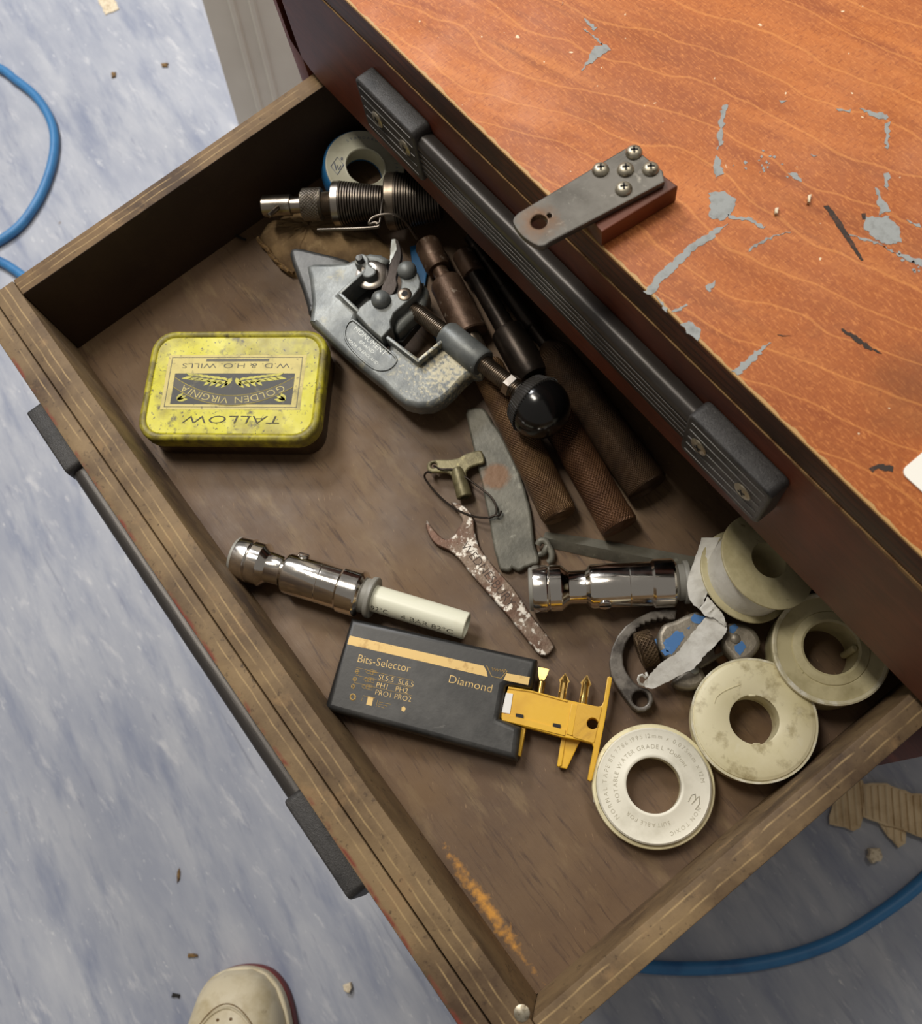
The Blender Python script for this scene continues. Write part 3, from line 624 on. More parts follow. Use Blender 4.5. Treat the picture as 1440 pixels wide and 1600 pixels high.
for sd in (1, -1):
    for i in range(7):
        x = sd * (2.5 + 2.9 * i); y = py0 + 5.6 - .5 * i
        leaf(lm_, x, y, (.15 if sd > 0 else math.pi - .15), 6, 1.9); leaf(lm_, x, y - 1.0, (-.45 if sd > 0 else math.pi + .45), 4.6, 1.6)
        if i < 4: leaf(lm_, x, y + .8, (.8 if sd > 0 else math.pi - .8), 4.6, 1.7)
    leaf(lm_, sd * 1, py0 + 3, math.pi / 2 - sd * .5, 6.5, 2.8)
    for a_ in (.2, 1.0, 1.8): leaf(lm_, sd * 26.5, py1 - 2.6, (math.pi + a_ * .6 if sd > 0 else -a_ * .6), 5.5, 2.4)
link('printed_leaves', lm_, M_leaf, lid_o, 0)

# --- the four flat tape rolls and the tilted spool
def tilted(c, axis): return frame(c, unit(np.cross(V3(0, 1, 0), axis)), axis)
# white roll with raised lettering
ztop = 14.5; cw = at(1021, 1227, ztop)
rt = thing('tape_roll', (cw[0], cw[1], 0), 'flat white tape roll with raised lettering beside the yellow bit holder', 'tape roll', 'flat tape rolls')
Z = lambda z: V3(cw[0], cw[1], z)
link('rim', MB().ring(Z(0), Z(9), [(0.2, 14), (0, 30), (.6, 30.6), (10.2, 30.6), (10.8, 30.2), (10.8, 28.6), (9.5, 28.4), (9.5, 14)], 72), M_rollc, rt, 30)
disc = link('disc', MB().ring(Z(0), Z(9), [(9, 13.6), (9, 28.4), (13.6, 28.4), (14.4, 27.6), (14.2, 26.8), (14.1, 16.2), (14.7, 15.2), (14.7, 14.2), (14.2, 13.6)], 72), M_rollw, rt, 40)
lt = MB(); A = 52
arc_text(lt, 'NORMAL TAPE BS 7786 1995 12mm x 0.075mm x 12M', 3.1, cw, 23.2, A + 222, A + 2, 14.3)
arc_text(lt, 'POTABLE WATER GRADE L *DuPont', 3.1, cw, 18.0, A + 205, A + 28, 14.3)
arc_text(lt, 'SUITABLE FOR', 2.8, cw, 18.0, A + 292, A + 222, 14.3)
arc_text(lt, 'NON TOXIC', 2.8, cw, 23.0, A + 335, A + 285, 14.3)
link('raised_lettering', lt, M_rollp, disc, 0)
mk_ = MB(); q = [at(x, y, 14.4) for x, y in ((1075, 1252), (1080, 1242), (1086, 1241), (1086, 1250), (1080, 1256), (1088, 1247), (1092, 1244), (1092, 1256), (1086, 1264))]
mk_.tube(q, .22, 5); link('scribble', mk_, M_rollp, disc)
tabv = [at(x, y, z) for x, y, z in ((931, 1228, 8), (925, 1232, 8), (927, 1253, 5), (936, 1256, 5))]
tb = MB().add(tabv + [v - V3(0, 0, .5) for v in tabv], [(0, 1, 2, 3), (7, 6, 5, 4), (0, 4, 5, 1), (1, 5, 6, 2), (2, 6, 7, 3), (3, 7, 4, 0)])
link('tape_end', tb, M_tape, rt, 0)
# cream roll
zc_ = 19.5; cc = at(1178.5, 1124, zc_)
rt = thing('tape_roll', (cc[0], cc[1], 0), 'flat cream tape roll lying plain side up right of the white lettered roll', 'tape roll', 'flat tape rolls')
Z = lambda z: V3(cc[0], cc[1], z)
link('shell', MB().ring(Z(0), Z(9), [(0.2, 12.2), (0, 29.2), (.8, 30), (16, 30.4), (16.6, 31.0), (17.6, 31.0), (17.9, 29.6), (18.6, 29.5), (19.1, 28.2), (19.3, 27.8), (19.2, 13), (18.8, 12.2)], 80), M_rollc, rt, 30)
link('rim', MB().ring(Z(0), Z(9), [(16.4, 30.2), (16.4, 31.1), (18.0, 31.1), (18.0, 30.0)], 80), M_rollrim, rt, 40)
for a in (142, 322):
    f2 = frame(Z(18.4), (math.cos(math.radians(a)), math.sin(math.radians(a)), 0)); link('hub_tab', MB().box((11.5, -1.7, -1.2), (12.6, 1.7, .6), .2, f2), M_rollc, rt)
sc_ = MB().tube(smooth([at(x, y, 19.35) for x, y in ((1116, 1099), (1119, 1090), (1128, 1082), (1142, 1075), (1156, 1070))], 4, False), .22, 5); link('crack', sc_, M_rolld, rt)
# aged cream roll partly under the chest
zd = 26; cd = at(1300, 1011, zd)
rt = thing('tape_roll', (cd[0], cd[1], 0), 'deep aged cream tape roll half hidden under the dark red drawer front', 'tape roll', 'flat tape rolls')
Z = lambda z: V3(cd[0], cd[1], z)
link('shell', MB().ring(Z(0), Z(9), [(0.2, 13.4), (0, 27), (1, 28.2), (22, 28.2), (23, 27), (23, 26.4), (22.6, 25.4), (23.2, 19.6), (23.0, 19), (23.6, 18.6), (24, 14.6), (23.4, 13.4)], 72), M_rolld, rt, 30)
link('rim', MB().ring(Z(0), Z(9), [(20.8, 27.6), (20.8, 28.8), (23.6, 28.8), (24.0, 28.0), (23.6, 26.6), (22.8, 26.4)], 72), M_rollrim, rt, 40)
pg = at(1333, 1014, 20); link('hub_peg', MB().lathe(pg, pg + V3(0, 0, 1), [(-18, 1.8), (2, 1.8), (3, 1.0)], 14), M_rolld, rt)
# blue and white roll in the dark corner
axb = unit(V3(.34, .2, 1)); cb = at(571, 260, 22)
cb = cb - axb * 14; cb = cb + V3(0, 0, 0)
rt = thing('tape_roll', (cb[0], cb[1], max(0, cb[2] - 8)), 'white tape roll with blue back flange in the dark far corner', 'tape roll', 'flat tape rolls')
link('shell', MB().ring(cb, cb + axb, [(1.5, 12.4), (1.5, 25.6), (13.4, 25.6), (14, 25), (13.7, 23), (13.7, 14), (14.1, 13), (13.6, 12.4)], 64), M_rollb, rt, 40)
link('back_flange', MB().ring(cb, cb + axb, [(0, 12.4), (0, 26.4), (1, 27), (11.6, 27), (12.4, 26.4), (12.4, 25.4), (1.4, 25.4), (1.4, 12.4)], 64), M_blue, rt, 40)
fb = tilted(cb + axb * 13.75, axb)
lg = MB(); fo = cb + axb * 13.75
def onb(px, py):
    d = CAM_R.T @ np.array([(px - 720) / CAM_F, (py - 800) / CAM_F, 1.0]); t = ((fo - CAM_C) @ axb) / (d @ axb); return CAM_C + d * t + axb * .1
kb = lambda x, y: onb(390 + .2292 * x, 190 + .2292 * y)
dm = [kb(x, y) for x, y in ((597, 243), (640, 295), (597, 362), (553, 305))]
lg.tube(dm, .22, 4, 0, True); lg.tube([kb(x, y) for x, y in ((578, 285), (590, 330), (598, 296), (606, 328), (620, 300))], .3, 4)
lg.tube([kb(x, y) for x, y in ((624, 246), (632, 246), (632, 262), (624, 262))], .2, 4, 0, True)
link('diamond_mark', lg, M_blueink, rt, 0)
ft = MB(); cpx = lambda a, r: fo + axb * .12 + r * (math.cos(math.radians(a)) * unit(kb(1060, 290) - kb(560, 290)) + math.sin(math.radians(a)) * unit(np.cross(axb, unit(kb(1060, 290) - kb(560, 290)))))
tx_ = 'STANDARD PTFE TAPE'
for i, ch in enumerate(tx_):
    if ch == ' ': continue
    a = 118 - i * 8; v, f, g0, g1 = glyphs(ch); o_ = cpx(a, 19.5); tn = unit(cpx(a - 1, 19.5) - cpx(a + 1, 19.5)); rd = unit(np.cross(axb, tn))
    ft.add([o_ + tn * (p[0] - (g0 + g1) / 2) * 2.6 + rd * p[1] * 2.6 for p in v], f)
link('printed_lettering', ft, M_blueink, rt, 0)
# tilted spool leaning on the aged roll
c_r = at(1166, 899, 22); c_f = at(1198, 877, 40); axs = unit(c_f - c_r); gap = float(np.linalg.norm(c_f - c_r))
sp = thing('tape_spool', (c_r[0], c_r[1], 0), 'cream tape spool leaning on edge beside the chest, white tape trailing from it', 'tape spool')
def flange(t): return [(t, 9.6), (t, 25.4), (t + .5, 26), (t + 1.4, 26), (t + 1.8, 25.5), (t + 1.8, 9.6)]
link('flange', MB().ring(c_r, c_f, flange(-1.8), 64), M_rolld, sp, 40)
link('flange', MB().ring(c_r, c_f, flange(gap - .2), 64), M_rolld, sp, 40)
link('hub', MB().ring(c_r, c_f, [(-1.6, 9.6), (gap + 1.4, 9.6), (gap + 1.4, 11), (-1.6, 11)], 40), M_rolld, sp, 40)
link('wound_tape', MB().ring(c_r, c_f, [(.1, 11), (gap - .3, 11), (gap - .3, 22.6), (.1, 22.6)], 56), M_tape, sp, 40)
def ribbon(rows, thick=.35, crumple=.5, sub=5):
    """a crumpled tape: rows of (left point, right point)."""
    L_ = smooth([r[0] for r in rows], sub, False); R_ = smooth([r[1] for r in rows], sub, False); mb = MB(); vs = []; k = 5
    for a, b in zip(L_, R_):
        for j in range(k): vs.append(a + (b - a) * j / (k - 1) + V3(random.uniform(-.3, .3), random.uniform(-.3, .3), random.uniform(-1, 1) * crumple))
    n = len(L_); m_ = len(vs); fs = [(i * k + j, i * k + j + 1, (i + 1) * k + j + 1, (i + 1) * k + j) for i in range(n - 1) for j in range(k - 1)]
    vs2 = [v - V3(0, 0, thick) for v in vs]; f2 = [tuple(m_ + q for q in reversed(f)) for f in fs]
    edge = [j for j in range(k)] + [i * k + k - 1 for i in range(1, n)] + [(n - 1) * k + j for j in reversed(range(k - 1))] + [i * k for i in reversed(range(1, n - 1))]
    sd = [(edge[i], edge[(i + 1) % len(edge)], m_ + edge[(i + 1) % len(edge)], m_ + edge[i]) for i in range(len(edge))]
    return mb.add(vs + vs2, fs + f2 + sd)
kr = crop(780, 780, .4583); ks = crop(930, 930, .1944)
tl = ribbon([(kr(690, 132, 24), kr(752, 130, 32)), (kr(672, 185, 26), kr(735, 170, 32)), (kr(658, 225, 27), kr(722, 215, 30)), (kr(640, 290, 27), kr(716, 265, 28)), (kr(650, 345, 27), kr(716, 300, 27)), (kr(682, 376, 26), kr(696, 350, 26))])
link('trailing_tape', tl, M_tape, sp, 60)
tl = ribbon([(ks(838, 112, 27), ks(900, 10, 27.5)), (ks(885, 165, 27), ks(962, 82, 27)), (ks(960, 190, 26.5), ks(1015, 140, 26.5)), (ks(1048, 262, 25), ks(1056, 225, 25.5))])
link('trailing_tape', tl, M_tape, sp, 60)
tl = ribbon([(ks(905, 165, 25), ks(1056, 240, 24.6)), (ks(850, 215, 25), ks(1048, 300, 24.5)), (ks(790, 290, 25), ks(985, 380, 24)), (ks(730, 365, 24.5), ks(880, 480, 23.5)), (ks(655, 460, 24), ks(790, 590, 22)), (ks(555, 520, 22), ks(680, 640, 20)), (ks(470, 600, 19), ks(560, 705, 17)), (ks(415, 670, 15), ks(455, 748, 14)), (ks(375, 712, 13.5), ks(385, 728, 13.5))], .35, .45)
link('trailing_tape', tl, M_tape, sp, 60)
link('curled_end', MB().tube([ks(x, y, z) for x, y, z in ((405, 620, 15), (415, 648, 15), (400, 660, 16), (375, 640, 17), (350, 648, 17), (342, 680, 16), (355, 712, 14.5), (385, 724, 13.5))], .75, 6), M_tape, sp)

# --- two chrome push-fit valves
def fitting(p_l, p_r, zc, pipe_len, label, screw_at, turn):
    a = at(p_l[0], p_l[1], zc); d = unit(at(p_r[0], p_r[1], zc) - a); e = a + d
    root = thing('pipe_valve', (a[0] + d[0] * 40, a[1] + d[1] * 40, 0), label, 'valve', 'chrome push-fit valves')
    body = MB().lathe(a, e, [(1.8, 11.6), (2.2, 12.6), (3, 12.9), (9.6, 12.9), (10.2, 12.5), (10.5, 12.0), (10.9, 12.3), (11.4, 12.7), (17.4, 12.7), (18.0, 12.4), (20.8, 9.9), (21.6, 9.4), (23, 9.2), (29.8, 9.2), (30.6, 9.5), (32.8, 11.6), (34.2, 12.1), (53.6, 12.1), (53.8, 11.9), (54.2, 12.1), (65.4, 12.2), (65.9, 12.6), (66.8, 13.3), (76.6, 13.3), (77.6, 12.8), (79, 11.0)], 56)
    link('valve_body', body, M_chrome, root, 22)
    link('end_collar', MB().ring(a, e, [(0, 7.8), (0, 11.3), (.5, 11.9), (2.4, 11.9), (2.4, 7.8)], 40), M_greyp, root, 40)
    link('release_collar', MB().ring(a, e, [(78.6, 7.5), (78.6, 10.0), (82.6, 9.8), (82.6, 11.4), (83.1, 11.7), (85, 11.7), (85.5, 11.2), (85.5, 7.5)], 40), M_greyp, root, 40)
    pipe = link('pipe', MB().ring(a, e, [(60, 5.9), (60, 7.5), (pipe_len - .4, 7.5), (pipe_len, 7.1), (pipe_len, 6.0)], 40), M_pipe, root, 40)
    sd = unit(np.cross(d, V3(0, 0, 1))); up = math.cos(turn) * V3(0, 0, 1) + math.sin(turn) * sd
    s0 = a + d * 40 + up * 11.4
    sc = MB().lathe(s0, s0 + up, [(0, 3.6), (1.2, 3.6), (1.6, 3.2), (1.65, .4)], 24); sc.box((-3, -.5, 0), (3, .5, .12), 0, frame(s0 + up * 1.62, d, up), 1)
    link('slotted_screw', sc, [M_chrome, M_dark], root, 30)
    return root, a, d, sd, pipe
vA, aA, dA, sA, pA = fitting((369, 869.5), (736.5, 980.5), 13.4, 139.5, 'chrome push-fit valve with a printed white pipe stub above the black case', 0, math.radians(-62))
pr = MB()
def onpipe(x, y, h=0):
    an = .62 + (4.0 - y) / 7.5 * 1.0
    c = aA + dA * x; rr = 7.56 + h
    return c + rr * (math.cos(an) * V3(0, 0, 1) + math.sin(an) * sA)
text(pr, '92°C', 4.4, lambda x, y, h: onpipe(86.5 + x, y), 10); text(pr, '4 BAR 82°C', 4.4, lambda x, y, h: onpipe(104 + x, y), 30)
link('printed_lettering', pr, M_print, pA, 0)
vB, aB, dB, sB, pB = fitting((826.5, 921), (1084, 909), 13.4, 104, 'bright chrome push-fit valve beside the knurled tools, its pipe stub ending under the trailing tape', 0, math.radians(70))

# --- bit holder case
zc2 = 16.0
TLc = at(541, 966, zc2); exc = unit(at(838, 1027, zc2) - TLc); fcase = frame(V3(TLc[0], TLc[1], 0), exc)
def lc(x, y, z=zc2):
    d = at(500 + .25 * x, 950 + .25 * y, z) - V3(TLc[0], TLc[1], z); e1 = fcase(1, 0) - fcase(0, 0); e2 = fcase(0, 1) - fcase(0, 0)
    return float(d @ e1), float(d @ e2)
case = thing('bit_case', V3(TLc[0], TLc[1], 0) + exc * 50, 'scuffed black bit case with gold lettering and a yellow tray sliding out', 'bit case')
TL_ = lc(190, 58); TR_ = lc(1355, 318); BR_ = lc(1228, 955); BL_ = lc(20, 632)
n1 = lc(1322, 492); n2 = lc(1172, 482); n3 = lc(1122, 690); n4 = lc(1256, 744)
shell = MB().plate([TL_, (TR_[0], TR_[1]), n1, (n1[0] - 1, n1[1] - 1), n2, (n2[0] - 1, n2[1] - 1), (n3[0], n3[1] + 1), n3, n4, (n4[0], n4[1] - 1), BR_, BL_], [], 0.2, zc2, 3.4, fcase, 0, 3)
cs = link('case_shell', shell, M_case, case, 40)
zt2 = zc2 + .06; FC = lambda a, b, h=0: fcase(a, b, zt2 + h)
def poly_on(mb, pts, h=.04, m=0): mb.plate([lc(*p) for p in pts], [], 0, h, 0, FC, m)
gs = MB(); poly_on(gs, [(185, 172), (1022, 362), (1040, 395), (1046, 430), (170, 226)]); poly_on(gs, [(1165, 408), (1310, 432), (1300, 482), (1145, 450)])
link('gold_stripe', gs, M_gold, cs, 0)
def lt_on(mb, s, p0, p1, size, sl=0):
    a = V3(*lc(*p0), 0); b = V3(*lc(*p1), 0); L_ = float(np.linalg.norm(b - a)); e = (b - a) / L_; q = V3(-e[1], e[0], 0)
    text(mb, s, size, lambda x, y, h: FC(*(a + e * x + q * y)[:2], .03), L_)
gt = MB()
lt_on(gt, 'Bits-Selector', (233, 337), (560, 402), 6.2); lt_on(gt, 'Diamond', (802, 465), (1068, 528), 6.0)
lt_on(gt, 'SL5,5  SL6,5', (362, 445), (580, 494), 3.9); lt_on(gt, 'PH1   PH2', (350, 494), (545, 535), 3.9); lt_on(gt, 'PRO1 PRO2', (343, 540), (565, 588), 3.9)
def tube_on(mb, pts, r=.16, closed=False): mb.tube([FC(*lc(*p), .02) for p in pts], r, 4, 0, closed)
for y0 in (0, 47, 94):
    tube_on(gt, [(225 - y0 * .13, 372 + y0), (580 - y0 * .05, 455 + y0)], .1)
for (x, y) in ((232, 398), (217, 445), (206, 490)):
    r_ = 12; tube_on(gt, [(x + r_ * math.cos(t), y + r_ * math.sin(t)) for t in np.linspace(0, 6.28, 13)[:-1]], .14, True); tube_on(gt, [(x, y - 16), (x, y + 16)], .16); tube_on(gt, [(x - 14, y), (x + 14, y)], .16)
    bx = x + 52; tube_on(gt, [(bx, y - 2), (bx + 18, y - 8), (bx + 30, y - 8), (bx + 28, y + 14), (bx + 14, y + 12)], .14, True); tube_on(gt, [(bx + 34, y - 12), (bx + 70, y - 4), (bx + 66, y + 24), (bx + 30, y + 14)], .14, True)
    tube_on(gt, [(bx + 50, y - 8), (bx + 46, y + 18)], .12); tube_on(gt, [(bx + 34, y), (bx + 68, y + 8)], .12)
tube_on(gt, [(204 + 16 * math.cos(t), 557 + 18 * math.sin(t)) for t in np.linspace(0, 6.28, 13)[:-1]], .4, True)
tube_on(gt, [(258, 580), (270, 548), (345, 565)], .12); tube_on(gt, [(360, 575), (350, 618)], .12); poly_on(gt, [(300, 552), (334, 560), (322, 612), (288, 604)])
for k in range(3): tube_on(gt, [(368 - k * 4, 588 + 12 * k), (440 - 20 * k, 602 + 12 * k)], .1)
poly_on(gt, [(510, 620), (525, 614), (536, 630), (525, 648), (508, 642)])
tube_on(gt, [(1040, 360), (1072, 428), (1130, 440), (1170, 395), (1150, 382)], .2)
for x in (1075, 1090, 1105, 1125, 1142): tube_on(gt, [(x, 372 + (x - 1075) * .2), (x + 6, 392 + (x - 1075) * .2), (x + 14, 378 + (x - 1075) * .2)], .18)
link('gold_lettering', gt, M_gold, cs, 0)
# yellow tray: crop 4
ky = lambda x, y, z: at(770 + .1458 * x, 1020 + .1458 * y, z)
def lk(x, y, z=12.5): 
    d = ky(x, y, z) - V3(TLc[0], TLc[1], z); e1 = fcase(1, 0) - fcase(0, 0); e2 = fcase(0, 1) - fcase(0, 0)
    return float(d @ e1), float(d @ e2)
tr_ = MB(); hc = lk(1066, 758)
tr_.plate([lk(*p) for p in ((165, 362), (405, 400), (800, 505), (1120, 575), (1160, 568), (1185, 520), (1225, 262), (1250, 250), (1278, 270), (1205, 700), (1130, 1080), (1062, 1362), (1040, 1378), (1010, 1360), (1030, 1250), (1076, 1010), (1062, 975), (930, 938), (740, 905), (340, 795), (100, 730), (80, 690), (110, 540))], [circ(hc, 2.9, 20)], 5.5, 12.5, .5, fcase)
tray = link('tray', tr_, M_yel, case, 35)
fy = lambda a, b, h=0: fcase(a, b, 12.5 + h)
gp = MB().plate([lk(*p) for p in ((905, 545), (1160, 580), (1165, 600), (1085, 960), (1060, 965), (860, 905), (850, 870))], [circ(hc, 2.95, 20)], .0, .5, .2, fy); link('grip_pad', gp, M_yelg, tray, 35)
rb = MB()
for pts in (((840, 545), (905, 560), (850, 890), (790, 870)), ((165, 362), (405, 402), (800, 512), (795, 530), (400, 420), (160, 385)), ((90, 650), (270, 690), (780, 830), (770, 890), (100, 725))): rb.plate([lk(*p) for p in pts], [], -.2, .7, .25, fy)
link('raised_rib', rb, M_yel, tray, 35)
sl_ = MB()
for cx_, cy_ in ((285, 678), (683, 782)): sl_.plate([lk(cx_ - 40, cy_ - 28), lk(cx_ + 42, cy_ - 12), lk(cx_ + 40, cy_ + 26), lk(cx_ - 42, cy_ + 10)], [], .0, .12, 0, lambda a, b, c: fcase(a, b, 13.16 + c))
link('slot', sl_, M_dark, tray, 0)
link('white_insert', MB().plate([lk(140, 430), lk(215, 440), lk(182, 655), lk(92, 640)], [], 0, .5, .1, fy), M_whitep, tray, 0)
tg = MB().plate([lk(x, y, 6) for x, y in ((735, 900), (930, 935), (925, 962), (792, 1245), (725, 1232), (685, 1215))], [], 2, 6.2, .5, fcase); tg.plate([lk(x, y, 6) for x, y in ((735, 900), (780, 915), (735, 1210), (700, 1222), (685, 1208))], [], 6, 7, .3, fcase)
link('tongue', tg, M_yel, tray, 35)
link('inner_edge', MB().plate([lk(302, 788), lk(348, 798), lk(290, 1105), lk(252, 1092)], [], 1.5, 10, .4, fcase), M_yel, case, 35)
def bit(p0, p1, kind, label):
    a = ky(*p0, 8.5); b = ky(*p1, 8.5); L_ = float(np.linalg.norm(b - a)); d = unit(b - a); fr = frame(a, d); mb = MB()
    if kind == 'flat':
        mb.lathe(a, b, [(-6, 2.1), (L_ * .42, 2.1), (L_ * .46, 1.7), (L_ * .5, 1.2)], 16)
        mb.add([fr(L_ * .46, y * 1.2, z * 1.2) for y in (-1, 1) for z in (-1, 1)] + [fr(L_ * .75, y * 2.4, z * .8 + y * .5) for y in (-1, 1) for z in (-1, 1)] + [fr(L_, y * 2.9, z * .45 + y * .7) for y in (-1, 1) for z in (-1, 1)],
               [(0, 1, 3, 2)] + [q for k in (0, 4) for q in ((k, k + 1, k + 5, k + 4), (k + 1, k + 3, k + 7, k + 5), (k + 3, k + 2, k + 6, k + 7), (k + 2, k, k + 4, k + 6))] + [(8, 10, 11, 9)])
    else:
        mb.lathe(a, b, [(-6, 2.1), (L_ * .2, 2.1), (L_ * .25, 1.7), (L_ * .62, 1.7), (L_ * .7, 1.9), (L_ * .9, .9), (L_, .3)], 18)
        for rot_ in (0, math.pi / 2):
            fr2 = frame(a, d, math.cos(rot_) * V3(0, 0, 1) + math.sin(rot_) * np.cross(V3(0, 0, 1), d))
            mb.add([fr2(t, w * h, z) for t, h in ((-4, 2.1), (L_ * .6, 2.1), (L_ * .7, 2.9), (L_, .3)) for w in (-1, 1) for z in (-.55, .55)],
                   [(0, 1, 3, 2)] + [q for k in (0, 4, 8) for q in ((k, k + 1, k + 5, k + 4), (k + 1, k + 3, k + 7, k + 5), (k + 3, k + 2, k + 6, k + 7), (k + 2, k, k + 4, k + 6))] + [(12, 14, 15, 13)])
    o = link('screwdriver_bit', mb, M_bit, case, 30); o['label'] = label
bit((505, 415), (542, 165), 'flat', 'flat-bladed gold bit'); bit((738, 480), (776, 225), 'cross', 'plain cross-head gold bit'); bit((965, 530), (1008, 245), 'cross', 'ribbed cross-head gold bit')

# --- three knurled swaging tools lying side by side
def knurled_tool(p0, p1, z0, z1, prof, label, mh, mk, parts):
    """p0 tip pixel, p1 handle end pixel; prof pieces: (name, [(fraction along, radius)...], material)."""
    a = at(p0[0], p0[1], z0); b = at(p1[0], p1[1], z1); L_ = float(np.linalg.norm(b - a)); mid = (a + b) / 2
    root = thing('swaging_tool', (mid[0], mid[1], 0), label, 'hand tool', 'knurled swaging tools in a row')
    for nm, pr, m in parts: link(nm, MB().lathe(a, b, [(t * L_, r) for t, r in pr], 44), m, root, 30)
knurled_tool((668, 384), (874, 806), 12, 11, None, 'rusty swaging tool nearest the pipe cutter, its brown knurled handle shortest', None, None, [
    ('tip', [(-.01, 7.2), (0, 8.2), (.085, 8.3), (.098, 7.4), (.1, 4.8)], M_rust), ('neck', [(.09, 5.0), (.16, 4.8)], M_rust),
    ('collar', [(.145, 5.5), (.15, 9.6), (.16, 10.2), (.355, 10.6), (.36, 10.0), (.362, 5)], M_rust), ('shank', [(.35, 5.2), (.47, 4.8), (.5, 7)], M_thread),
    ('knurled_handle', [(.46, 4.9), (.475, 9.2), (.49, 9.9), (.985, 10.2), (.995, 9.8)], M_kn1), ('end_cap', [(.99, 9.9), (1.0, 9.6), (1.004, 8.5), (1.006, .3)], M_kn1)])
knurled_tool((722, 396), (968, 824), 12, 11, None, 'middle swaging tool with a dark oiled collar and rust brown knurled handle', None, None, [
    ('tip', [(0, 6.4), (.004, 7), (.085, 7.2), (.09, 5)], M_rust), ('shank', [(.08, 5.4), (.2, 5.8), (.315, 6.2)], M_rustd),
    ('collar', [(.3, 6), (.31, 9.8), (.325, 10.4), (.475, 10.6), (.485, 9.8), (.487, 6)], M_rustd), ('neck', [(.48, 5.2), (.54, 5)], M_rustd),
    ('knurled_handle', [(.53, 5), (.54, 9.6), (.55, 10.3), (.965, 10.4)], M_kn2), ('end_cap', [(.96, 10.3), (.965, 10.8), (.992, 10.8), (1, 10.2), (1.004, .3)], M_kn2)])
knurled_tool((733, 370), (1012, 762), 11, 12, None, 'swaging tool deepest under the drawer front, with a slim shank and dark knurled handle', None, None, [
    ('tip', [(0, 3.6), (.06, 4.0), (.1, 4.6), (.11, 3.6)], M_rustd), ('shank', [(.1, 3.7), (.22, 4.0), (.225, 5.2), (.37, 5.6), (.385, 5.0), (.39, 3.8), (.48, 4.2)], M_rustd),
    ('knurled_handle', [(.46, 4.2), (.485, 8.6), (.5, 10.4), (.52, 11.2), (.965, 12.2)], M_kn3), ('end_cap', [(.96, 12.2), (.995, 12.2), (1, 11.6), (1.003, .3)], M_kn3)])
# --- grey flat strip with a ragged end
kz = crop(640, 680, .225)
so = [at(x, y, 4) for x, y in ((728, 647), (736, 638), (750, 637), (758, 640), (770, 660))] + [kz(*p, 4) for p in ((640, 0), (700, 120), (770, 280), (830, 480), (855, 640), (870, 760), (895, 850), (893, 890), (850, 905), (800, 925), (760, 945), (735, 940), (715, 925), (690, 945), (650, 940), (622, 925), (600, 850), (575, 740), (560, 640), (530, 500), (500, 350), (470, 220), (440, 90))]
stp = link('metal_strip', MB().plate(jag(smooth([p[:2] for p in so], 2), 4, .25), [], .6, 4.6, 1.5, None, 0, 3), M_lead, None, 40)
tag(stp, 'flat grey metal strip with a ragged end and a rust patch', 'metal strip')
rp = kz(600, 285, 4.6); RSPOT = tuple((rp[i] - stp['_base'][i]) * .001 for i in range(3))
overlay(M_lead, (122, 84, 50), rustspot)
# --- winged key with wire loop
key = thing('radiator_key', kz(330, 230, 0), 'small dirty brass winged key with a wire loop tucked against the grey strip', 'key')
ko = [kz(*p, 7) for p in ((118, 225), (125, 195), (150, 180), (200, 170), (270, 170), (340, 160), (380, 135), (440, 115), (500, 112), (520, 190), (470, 210), (420, 230), (395, 260), (395, 290), (360, 300), (320, 300), (290, 285), (260, 265), (200, 262), (150, 262), (128, 250))]
link('wings', MB().plate(smooth(ko, 3), [circ(kz(168, 212, 7), 1.6, 16)], 5.0, 8.0, 1.0), M_brass, key, 40)
ka = kz(330, 250, 7); kb_ = kz(382, 432, 5.5); L_ = float(np.linalg.norm(kb_ - ka))
link('socket_stem', MB().ring(ka, kb_, [(0, 2.2), (0, 3.6), (3, 4.2), (L_ - .5, 4.6), (L_, 4.2), (L_, 2.6)], 28).lathe(ka, kb_, [(-2, 2.5), (0, 3.6), (L_ - 5, 2.7)], 20), M_brass, key, 40)
wl = [(167, 213, 6), (215, 235, 9), (300, 238, 9), (370, 280, 9), (480, 360, 8), (565, 430, 8), (600, 500, 7.5), (597, 550, 7), (560, 572, 6.5), (500, 572, 6), (430, 560, 5), (330, 520, 4), (240, 455, 3), (165, 380, 3), (112, 310, 4), (103, 275, 6), (125, 255, 8.6), (150, 262, 8.6)]
link('wire_loop', MB().tube(smooth([kz(*p) for p in wl], 4, False), .62, 7), M_wired, key)
link('wire_twist', MB().tube(smooth([kz(*p) for p in ((545, 575, 6.5), (590, 556, 7.5), (612, 562, 7.5), (628, 548, 7), (636, 525, 7))], 3, False), .6, 6), M_wired, key)
# --- flat spanner
sq = [(285, 465), (330, 472), (380, 492), (420, 530), (445, 590), (450, 650), (470, 740), (520, 830), (620, 950), (720, 1060), (840, 1240), (985, 1430), (996, 1480), (960, 1524), (915, 1528), (865, 1490), (700, 1280), (560, 1120), (420, 960), (340, 860), (270, 800), (190, 765), (140, 710), (112, 640), (116, 588), (140, 620), (200, 690), (250, 722), (300, 702), (330, 650), (362, 600), (345, 550), (310, 500)]
spn = thing('spanner', kz(560, 1000, 0), 'flat rusty spanner with flaking plating, open jaw by the wire loop', 'spanner')
link('spanner_body', MB().plate(smooth([kz(*p, 4) for p in sq], 2), [], .3, 4.2, .7), M_span, spn, 30)
sa = kz(352, 772, 4.2); sb_ = kz(690, 1200, 4.2)
ls = MB(); text(ls, 'WEDNESBURY', 7.4, lambda x, y, h: (lambda f: f(x, y, .03))(frame(sa + V3(0, 0, 0), sb_ - sa)), float(np.linalg.norm(sb_ - sa)))
link('stamped_lettering', ls, M_spanl, spn, 0)
